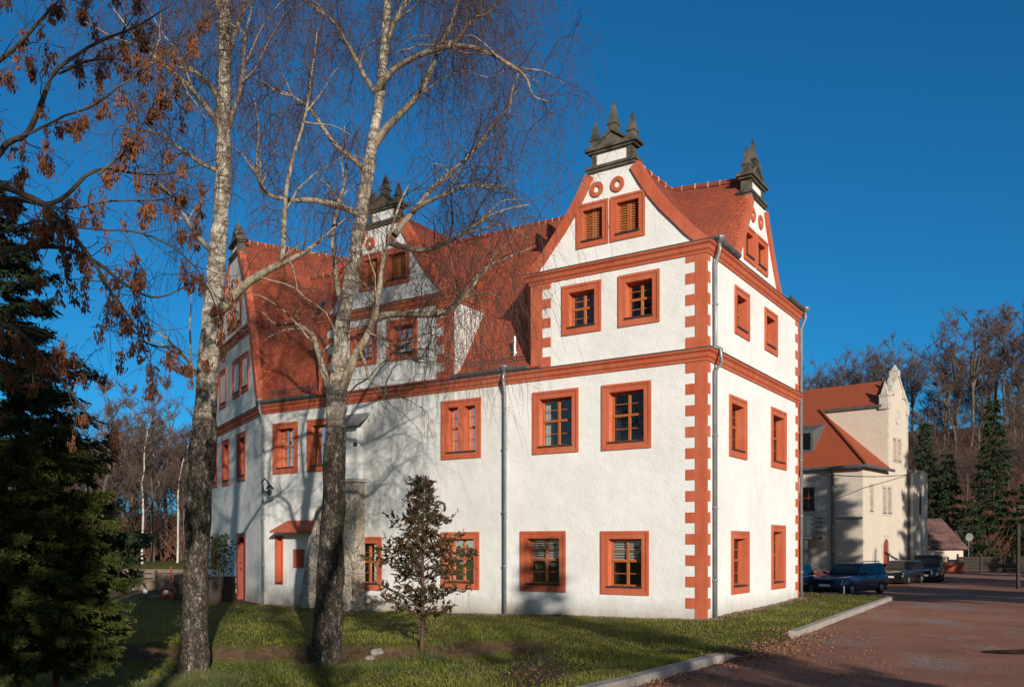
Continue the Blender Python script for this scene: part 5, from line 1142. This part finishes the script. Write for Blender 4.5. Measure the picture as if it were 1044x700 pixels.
# ------------------------------------------------------------------ cars
def car(label, loc, heading, paint, L=4.6, W=1.74, H=1.46, kind='estate', group=None, bar=False):
    t = thing('parked_car', label, 'car', (0, 0, 0), group); hl_, hw_ = L / 2, W / 2; van = kind == 'van'; zb = H * (.62 if not van else .55); hz = H * (.56 if not van else .54)
    wx = (.28 * L * .5 if not van else .40 * L * .5)              # windscreen base
    rows = []
    def sec(x, z0, z1, w0, w1):
        half = [(0, z0), (w0 * .9, z0), (w0, z0 + .1), (w1 + .012, (z0 + z1) * .5), (w1, z1 - .10), (w1 * .93, z1 - .02), (w1 * .6, z1 + .01), (0, z1 + .02)]
        return [(x, y, z) for y, z in half] + [(x, -y, z) for y, z in half[::-1]]
    for x, z0, z1, w0, w1 in ((hl_, .32, .55, .70, .72), (hl_ - .05, .24, hz - .12, .76, .80), (hl_ - .22, .2, hz - .05, .82, .845), (hl_ - .6, .2, hz, .84, .865), (wx + .15, .2, zb - .03, .85, .87), (wx - .05, .2, zb, .85, .87), (0, .2, zb + .01, .85, .87), (-hl_ + .7, .2, zb + .02, .85, .87), (-hl_ + .15, .24, zb + .01, .82, .84), (-hl_ + .02, .3, zb - .08, .78, .80)):
        rows.append(sec(x, z0, z1, w0 * W / 1.74, w1 * W / 1.74))
    mb = MB(); mb.loft(rows); n = len(rows[0]); mb.add(rows[0], [tuple(range(n))]); mb.add(rows[-1], [tuple(range(n - 1, -1, -1))]); mb.build('body', paint, t, smooth=True)
    # cabin
    rx0, rx1 = (wx - .62 if not van else wx - .5), -hl_ + (.42 if not van else .2); bw, tw_ = W * .475, W * (.385 if not van else .42)
    def cab(z, f): return [(wx + (rx0 - wx) * f, -1), (wx + (rx0 - wx) * f, 1), ((-hl_ + .10) + (rx1 + hl_ - .10) * f, 1), ((-hl_ + .10) + (rx1 + hl_ - .10) * f, -1)]
    def ring(f): 
        w_ = bw + (tw_ - bw) * f; z = zb - .03 + (H - .03 - zb + .03) * f; q = cab(z, f); return [(x, s_ * w_, z) for x, s_ in q]
    mb = MB(); b_, c_ = ring(0), ring(1); mb.hexa(b_ + c_); cbm = mb.build('cabin', paint, t, bevel=.07)
    o_ = .012
    for s_ in (-1, 1):
        e = lambda x, f: (x, s_ * (bw + (tw_ - bw) * f + o_), zb - .03 + (H - zb) * f)
        xs = [(wx - .12, rx0 - .02), (.05, .05), (-.05, -.05), (-hl_ * .48, -hl_ * .48), (-hl_ * .48 - .1, -hl_ * .48 - .1), (-hl_ + .32, rx1 + .12)]
        for (a0, a1), (d0, d1) in zip(xs[::2], xs[1::2]):
            mb = MB(); mb.quad(e(a0 + (a1 - a0) * .1, .1), e(d0 + (d1 - d0) * .1, .1), e(d0 + (d1 - d0) * .86, .86), e(a0 + (a1 - a0) * .86, .86)); mb.build('side_window', M['carglass'], t, recalc=False)
    g = lambda x, y, f: (x, y * (bw + (tw_ - bw) * f), zb - .03 + (H - zb) * f)
    mb = MB(); mb.quad(*[(wx + (rx0 - wx) * f + .02, y * (bw + (tw_ - bw) * f) * .9, zb - .03 + (H - .03 - zb + .03) * f + .01) for f, y in ((.08, -1), (.08, 1), (.9, 1), (.9, -1))]); mb.build('windscreen', M['carglass'], t, recalc=False)
    mb = MB(); mb.quad(*[((-hl_ + .10) + (rx1 + hl_ - .10) * f - .015, y * (bw + (tw_ - bw) * f) * .88, zb - .03 + (H - .03 - zb + .03) * f) for f, y in ((.12, -1), (.12, 1), (.85, 1), (.85, -1))]); mb.build('rear_window', M['carglass'], t, recalc=False)
    wr = .315 if not van else .345
    for x in (hl_ - .85, -hl_ + .85):
        for s_ in (-1, 1):
            T = lambda a, b, h: (x + a, s_ * (hw_ - .20 + h), wr + b)
            mb = MB(); mb.lathe([(wr * .6, .0), (wr * .97, .0), (wr, .03), (wr, .17), (wr * .96, .20), (wr * .66, .215), (wr * .64, .17)], T, 22); wh = mb.build('wheel', M['rubber'], t, smooth=False)
            mb = MB(); mb.lathe([(wr * .66, .17), (wr * .64, .20), (wr * .55, .185), (wr * .2, .20), (wr * .12, .215), (.001, .215)], T, 14); mb.build('rim', M['alloy'], wh)
            mb = MB(); rows = []
            for f in np.linspace(0, math.pi, 12): rows.append([(x + r_ * math.cos(f), s_ * (hw_ + .004), wr - .02 + r_ * math.sin(f)) for r_ in (wr * .7, wr * 1.17)])
            mb.loft(rows); mb.build('wheel_arch', M['black'], t, recalc=False)
    for s_ in (-1, 1):
        mb = MB(); mb.hexa([(hl_ - .16, s_ * .48, hz - .26), (hl_ - .01, s_ * .46, hz - .26), (hl_ - .10, s_ * (hw_ - .08), hz - .25), (hl_ - .3, s_ * (hw_ - .05), hz - .25), (hl_ - .2, s_ * .48, hz - .11), (hl_ - .05, s_ * .46, hz - .12), (hl_ - .12, s_ * (hw_ - .08), hz - .11), (hl_ - .32, s_ * (hw_ - .05), hz - .10)]); mb.build('headlight', M['lampglass'], t)
        mb = MB(); mb.hexa([(wx - .05, s_ * (hw_ - .02), zb + .0), (wx - .12, s_ * (hw_ + .16), zb + .02), (wx - .22, s_ * (hw_ + .16), zb + .02), (wx - .2, s_ * (hw_ - .02), zb), (wx - .05, s_ * (hw_ - .02), zb + .06), (wx - .1, s_ * (hw_ + .16), zb + .15), (wx - .22, s_ * (hw_ + .16), zb + .15), (wx - .2, s_ * (hw_ - .02), zb + .06)]); mb.build('mirror', M['black'], t)
        mb = MB(); mb.box(-hl_ - .0, -hl_ + .12, s_ * (hw_ - .24), s_ * (hw_ - .1), zb - .32, zb - .05); mb.build('tail_light', M['redlamp'], t)
        for x in (-.02, -hl_ * .5):
            mb = MB(); mb.box(x - .006, x + .006, s_ * (hw_ * .985), s_ * (hw_ + .004), .34, zb - .03); mb.build('door_seam', M['black'], t)
            mb = MB(); mb.box(x + .08, x + .26, s_ * (hw_ * .98), s_ * (hw_ + .02), zb - .14, zb - .1); mb.build('door_handle', M['black'], t)
        if kind == 'estate':
            mb = MB(); mb.tube([(rx0 - .1, s_ * (tw_ - .08), H - .03), (rx0 - .16, s_ * (tw_ - .06), H + .05), (rx1 + .2, s_ * (tw_ - .06), H + .05), (rx1 + .14, s_ * (tw_ - .08), H - .03)], .02, 6); mb.build('roof_rail', M['black'], t)
    mb = MB(); mb.box(hl_ - .06, hl_ + .012, -.42, .42, hz - .26, hz - .14); mb.box(hl_ - .04, hl_ + .01, -.55, .55, .28, .36); mb.build('grille', M['black'], t)
    mb = MB(); mb.box(hl_ - .02, hl_ + .02, -.26, .26, .40, .51); mb.build('number_plate', M['plate'], t)
    mb = MB(); mb.box(-hl_ + .1, hl_ - .1, -hw_ + .06, hw_ - .06, .16, .26); mb.build('underbody', M['black'], t)
    if bar:
        mb = MB(); mb.tube([(hl_ + .05, -.45, .32), (hl_ + .12, -.47, .5), (hl_ + .1, -.42, .78), (hl_ + .1, .42, .78), (hl_ + .12, .47, .5), (hl_ + .05, .45, .32)], .035, 8); mb.build('bull_bar', M['chrome'], t, smooth=True)
    t.location = loc; t.rotation_euler = (0, 0, heading); return t
def carpos(px, Y): x = (px - 522) / 890 * Y; return (x, Y, float(road_z(x, Y)) + .004)
car('dark blue estate car parked beside the castle, front towards the viewer', carpos(866, 40.5), R(222), M['blue'], 4.55, 1.72, 1.45)
car('black van with chrome bull bar parked in front of the half-timbered shed', carpos(945, 56.3), R(240), M['blk'], 4.5, 1.8, 1.72, 'van', bar=True)
car('dark car beside the arched door of the cream house, left of the black van', (23.55, 52.9, float(road_z(23.5, 52.9)) + .004), R(229), M['grn'], 4.2, 1.7, 1.42, 'hatch')
car('black car mostly hidden behind the right corner of the castle', carpos(797, 38.6), R(232), M['blk'], 4.3, 1.7, 1.42, 'hatch')
# bicycles leaning under the balcony
def bicycle(label, loc, rz, group):
    t = thing('bicycle', label, 'bicycle', (0, 0, 0), group)
    for x in (-.52, .52):
        mb = MB(); a = np.linspace(0, 2 * math.pi, 25); mb.tube([(x + .33 * math.cos(q), 0, .35 + .33 * math.sin(q)) for q in a], .018, 6, False); wh = mb.build('wheel', M['rubber'], t)
        mb = MB(); mb.tube([(x, -.05, .35), (x, .05, .35)], .03, 6)
        for q in a[::3]: mb.tube([(x, 0, .35), (x + .32 * math.cos(q), 0, .35 + .32 * math.sin(q))], .004, 3)
        mb.build('spokes', M['zinc'], wh)
    mb = MB(); A, B, Cc, D_ = (-.52, 0, .35), (-.05, 0, .33), (-.2, 0, .85), (.36, 0, .85)
    for p, q in ((A, B), (A, Cc), (Cc, B), (Cc, D_), (B, D_), (D_, (.52, 0, .35))): mb.tube([p, q], .018, 6)
    mb.build('frame', M['redlamp'], t); mb = MB(); mb.tube([D_, (.33, 0, 1.0), (.36, -.25, 1.02)], .014, 6); mb.tube([(.33, 0, 1.0), (.36, .25, 1.02)], .014, 6); mb.build('handlebar', M['chrome'], t)
    mb = MB(); mb.tube([Cc, (-.22, 0, .95)], .014, 6); mb.hexa([(-.36, -.08, .94), (-.1, -.03, .94), (-.1, .03, .94), (-.36, .08, .94), (-.36, -.08, .99), (-.1, -.02, .98), (-.1, .02, .98), (-.36, .08, .99)]); mb.build('saddle', M['black'], t)
    t.location = loc; t.rotation_euler = (R(8), 0, rz)
bicycle('red bicycle leaning below the steel balcony, left of the blue car', carpos(829, 50.0), R(200), None)
bicycle('red bicycle leaning by the cream wall just above the blue car bonnet', carpos(841, 49.2), R(150), None)

# ------------------------------------------------------------------ left garden: plank bench, planters, lamps
pb = gpt(155, 44); bench = thing('plank_bench', 'long low weathered plank bench on the lawn in front of the grove', 'bench', (pb[0], pb[1], pb[2]))
mb = MB(); mb.box(pb[0] - 2.3, pb[0] + 2.4, pb[1], pb[1] + .35, pb[2] + .46, pb[2] + .54); mb.build('seat', M['wood_dark'], bench)
for z in (.62, .86): mb = MB(); mb.box(pb[0] - 2.3, pb[0] + 2.4, pb[1] + .42, pb[1] + .48, pb[2] + z, pb[2] + z + .19); mb.build('back_board', M['wood_dark'], bench)
mb = MB(); mb.box(pb[0] - 2.2, pb[0] + 2.3, pb[1] + .02, pb[1] + .06, pb[2] + .0, pb[2] + .44); mb.build('front_board', M['wood_dark'], bench)
for dx in (-2, 0, 2.1): mb = MB(); mb.box(pb[0] + dx, pb[0] + dx + .12, pb[1] + .08, pb[1] + .40, pb[2] - .1, pb[2] + 1.0); mb.build('leg', M['wood_dark'], bench)
p = gpt(174.5, 42.6); mb = MB(); mb.tube([(p[0], p[1], p[2] - .2), (p[0], p[1], p[2] + 1.25)], .05, 8); tag(mb.build('red_pole', M['terracotta'], org=p), 'thin red pole standing in front of the plank bench', 'pole')
p = gpt(171, 37.3); fb = thing('flower_box', 'square red flower box on the lawn left of the birch trunk', 'planter', p)
mb = MB(); mb.hexa([(p[0] - .2, p[1] - .2, p[2]), (p[0] + .2, p[1] - .2, p[2]), (p[0] + .2, p[1] + .2, p[2]), (p[0] - .2, p[1] + .2, p[2]), (p[0] - .27, p[1] - .27, p[2] + .42), (p[0] + .27, p[1] - .27, p[2] + .42), (p[0] + .27, p[1] + .27, p[2] + .42), (p[0] - .27, p[1] + .27, p[2] + .42)]); mb.build('box', M['terracotta'], fb)
mb = MB(); mb.box(p[0] - .25, p[0] + .25, p[1] - .25, p[1] + .25, p[2] + .40, p[2] + .43); mb.build('soil', M['room'], fb)
def globe(px, Y, label):
    p = gpt(px, Y); t = thing('globe_lamp', label, 'garden lamp', p); mb = MB(); mb.tube([(p[0], p[1], p[2] - .1), (p[0], p[1], p[2] + .22)], .025, 8); mb.build('spike', M['black'], t)
    mb = MB(); mb.lathe([(.115 * math.sin(a) + .001, .32 - .115 * math.cos(a)) for a in np.linspace(0, math.pi, 9)], lambda x, y, h: (p[0] + x, p[1] + y, p[2] + h), 14); mb.build('globe', M['globe'], t, smooth=True)
globe(169, 36.2, 'white globe garden lamp beside the red flower box'); globe(239.5, 37.4, 'white globe garden lamp at the foot of the red castle door'); globe(148, 37.4, 'white globe garden lamp on the lawn farthest left, below the plank bench')
def planter(px, Y, w_, h, label, ph):
    p = gpt(px, Y); t = thing('planter', label, 'planter', p); mb = MB(); mb.box(p[0] - w_, p[0] + w_, p[1] - .3, p[1] + .3, p[2] - .05, p[2] + h); mb.box(p[0] - w_ - .03, p[0] + w_ + .03, p[1] - .33, p[1] + .33, p[2] + h - .06, p[2] + h + .01); mb.build('tub', M['timber'], t)
    n = 700; P = np.array((p[0], p[1], p[2] + h)) + np.stack([rng.normal(size=n) * w_ * .45, rng.normal(size=n) * .2, rng.uniform(0, 1, n) ** .8 * ph], 1); D = np.stack([rng.normal(size=n), rng.normal(size=n), rng.uniform(-.2, 1, n)], 1)
    V, F = cards(P, D, rng.uniform(.12, .26, n), .03)
    if ph > .05: np_mesh('foliage', V, F, M['evergreen'], t); tb = TB(); [tb.add([(p[0] + dx, p[1], p[2] + h - .1), (p[0] + dx * 1.5, p[1], p[2] + h + ph * .8)], [.025, .012], 5) for dx in (-.15, 0, .15)]; tb.build('stem', M['bark_conifer'], t)
planter(224, 36.0, .55, 1.0, 'black tub with a leafy evergreen shrub by the castle door', 1.7)
planter(195, 36.3, .62, 1.05, 'black tub with a thin rail behind the left birch trunk', .03)
# stones
for i, (px, Y, r_, lab) in enumerate(((384, 19.6, .16, 'pale field stone right of the weeping birch foot'), (377, 19.4, .11, 'smaller pale stone touching the field stone by the birch'), (104, 13.9, .22, 'flat stone in the deep shade below the conifers'))):
    p = gpt(px, Y); bm = bmesh.new(); bmesh.ops.create_icosphere(bm, subdivisions=3, radius=r_)
    for v in bm.verts: v.co *= 1 + .18 * math.sin(v.co.x * 23 + i) * math.sin(v.co.y * 19) ; v.co.z *= .55
    me = bpy.data.meshes.new('stone'); bm.to_mesh(me); bm.free(); me.materials.append(M['rock']); o = bpy.data.objects.new('stone', me); COL.objects.link(o); o.location = (p[0], p[1], p[2] + r_ * .2); tag(o, lab, 'stone')

# ------------------------------------------------------------------ grass, tufts, fallen leaves
rng = np.random.default_rng(91)
def inwall(x, y):       # plan of the castle
    s_ = (x - C0[0]) * ND[0] + (y - C0[1]) * ND[1]; d = (x - C0[0]) * RD[0] + (y - C0[1]) * RD[1]; return (d > -.06) & (s_ > -.06) & (s_ < 30) & (d < 9)
def blades(n, y0, y1, h, wd, name, m, keep=None, x0=-14, x1=16):
    y = 1 / rng.uniform(1 / y1, 1 / y0, n); px = rng.uniform(-60, 1000, n); x = (px - 522) / 890 * y
    ok = (x < kerb_x(y) - .05) & ~inwall(x, y) & (y < 36.5)
    dk = (kerb_x(y) - x) * .8; ok &= ~((dk < .9) & (y > 15.2) & (y < 20) & (rng.random(n) < .85)) & (dk > .22)
    b = bank_mask(x, y); ok &= rng.random(n) > np.clip(4 * b * (1 - b) * 1.1, 0, .80)
    pat = .5 + .5 * np.sin(x * 1.1 + 2 * np.sin(y * .7)) * np.sin(y * 1.3 + x * .5); ok &= rng.random(n) < (.45 + .55 * pat)
    for bx, by, br in ((-4.25, 19.6, .75), (-6.65, 18.3, .6)): ok &= np.hypot(x - bx, y - by) > br * rng.uniform(.4, 1.2, n)
    if keep is not None: ok &= keep(x, y)
    x, y = x[ok], y[ok]; k = len(x); P = np.stack([x, y, ground_z(x, y) - .01], 1)
    hh = h * rng.uniform(.45, 1.3, k) * np.clip(1 + .35 * np.sin(x * 2.3 + y), .5, 1.4); D = np.stack([rng.normal(size=k) * .45, rng.normal(size=k) * .45, np.ones(k)], 1); D /= np.linalg.norm(D, axis=1, keepdims=True)
    a = rng.uniform(0, 6.28, k); S = np.stack([np.cos(a), np.sin(a), 0 * a], 1) * (wd * rng.uniform(.6, 1.4, k))[:, None]
    V = np.stack([P - S, P + S, P + D * hh[:, None]], 1).reshape(-1, 3)
    tag(np_mesh(name, V, np.arange(3 * k).reshape(-1, 3), m), None, None, kind='stuff')
blades(230000, 10.5, 36, .075, .007, 'lawn_grass', M['grass'])
blades(45000, 10.5, 34, .085, .006, 'dry_grass_stalks', M['drygrass'], keep=lambda x, y: np.sin(x * .9 + 1.7 * np.sin(y * .5)) + .6 * np.sin(y * 1.7 + x) > .1)
def tufts(spots, name):
    V, F, n = [], [], 0
    for x, y, r_, k, h in spots:
        a = rng.uniform(0, 6.28, k); q = rng.uniform(0, 1, k) ** .6 * r_; X = x + q * np.cos(a); Y = y + q * np.sin(a); P = np.stack([X, Y, ground_z(X, Y)], 1); D = np.stack([rng.normal(size=k) * .6, rng.normal(size=k) * .6, np.ones(k)], 1)
        v, f = cards(P, D, h * rng.uniform(.5, 1.2, k), .007); V.append(v); F.append(f + n); n += len(v)
    tag(np_mesh(name, np.concatenate(V), np.concatenate(F), M['tuft']), None, None, kind='stuff')
sp = [(x, y, .35, 150, .22) for x, y in zip(rng.uniform(-6.9, -5.2, 26), rng.uniform(15.4, 17.6, 26))] + [(-2.05 + rng.normal() * .25, 19.5 + rng.normal() * .2, .2, 60, .26) for _ in range(7)] + [(rng.uniform(-4.2, 1.0), rng.uniform(16.5, 19.2), .25, 60, .15) for _ in range(40)] + [(rng.uniform(-9, -4), rng.uniform(18, 19.4), .25, 50, .15) for _ in range(16)]
tufts(sp, 'rough_grass_tufts')
def leaves(n, f, name, s_=.035):
    x, y = f(n); z = np.where(on_road(x, y), road_z(x, y), ground_z(x, y)) + rng.uniform(.005, .035, len(x)); D = np.stack([rng.normal(size=len(x)), rng.normal(size=len(x)), rng.normal(size=len(x)) * .3], 1)
    V, F = cards(np.stack([x, y, z], 1), D, rng.uniform(.6, 1.4, len(x)) * s_ * 1.7, rng.uniform(.6, 1.2, len(x)) * s_ * .5); tag(np_mesh(name, V, F, M['deadleaf']), None, None, kind='stuff')
def along(n):
    y = np.concatenate([rng.uniform(9, 15.8, n // 3), rng.uniform(15.4, 20.2, n - n // 3)]); o = np.where(y < 15.6, np.abs(rng.normal(size=n)) * .35 + .02, rng.normal(size=n) * .5 - .05); return kerb_x(y) + o, y
leaves(1800, along, 'fallen_leaves_by_kerb')
def scat(n): y = 1 / rng.uniform(1 / 30, 1 / 11, n); x = (rng.uniform(0, 900, n) - 522) / 890 * y; ok = ~inwall(x, y); return x[ok], y[ok]
leaves(3800, scat, 'scattered_leaves', .03)
def pebbles(n, f, name, r0):
    x, y = f(n); n = len(x); z = np.where(on_road(x, y), road_z(x, y), ground_z(x, y)); r_ = r0 * rng.uniform(.4, 1.5, n) ; c = np.stack([x, y, z + r_ * .25], 1)
    O = np.array([(1, 0, 0), (0, 1, 0), (-1, 0, 0), (0, -1, 0), (0, 0, .7), (0, 0, -.7)], float); V = c[:, None] + O[None] * r_[:, None, None] * rng.uniform(.6, 1.3, (n, 6, 1))
    F = np.array([(0, 1, 4), (1, 2, 4), (2, 3, 4), (3, 0, 4), (1, 0, 5), (2, 1, 5), (3, 2, 5), (0, 3, 5)]); F = (F[None] + (np.arange(n) * 6)[:, None, None]).reshape(-1, 3)
    tag(np_mesh(name, V.reshape(-1, 3), F, M['redstone']), None, None, kind='stuff')
def foot(n):
    k = n * 2 // 3; s_ = rng.uniform(-.3, 18, k); d = -np.abs(rng.normal(size=k)) * .16 - .03; t_ = rng.uniform(-.3, 9, n - k); e = -np.abs(rng.normal(size=n - k)) * .14 - .03 + .22
    q = np.vstack([C0 + np.outer(s_, ND) + np.outer(d, RD), C0 + np.outer(e, ND) + np.outer(t_, RD)]); return q[:, 0], q[:, 1]
pebbles(2200, foot, 'wall_foot_gravel', .028)
def rd(n): y = 1 / rng.uniform(1 / 40, 1 / 11, n); x = kerb_x(y) + rng.uniform(.1, 1, n) ** 1.6 * 11; return x, y
pebbles(900, rd, 'loose_road_stones', .012)
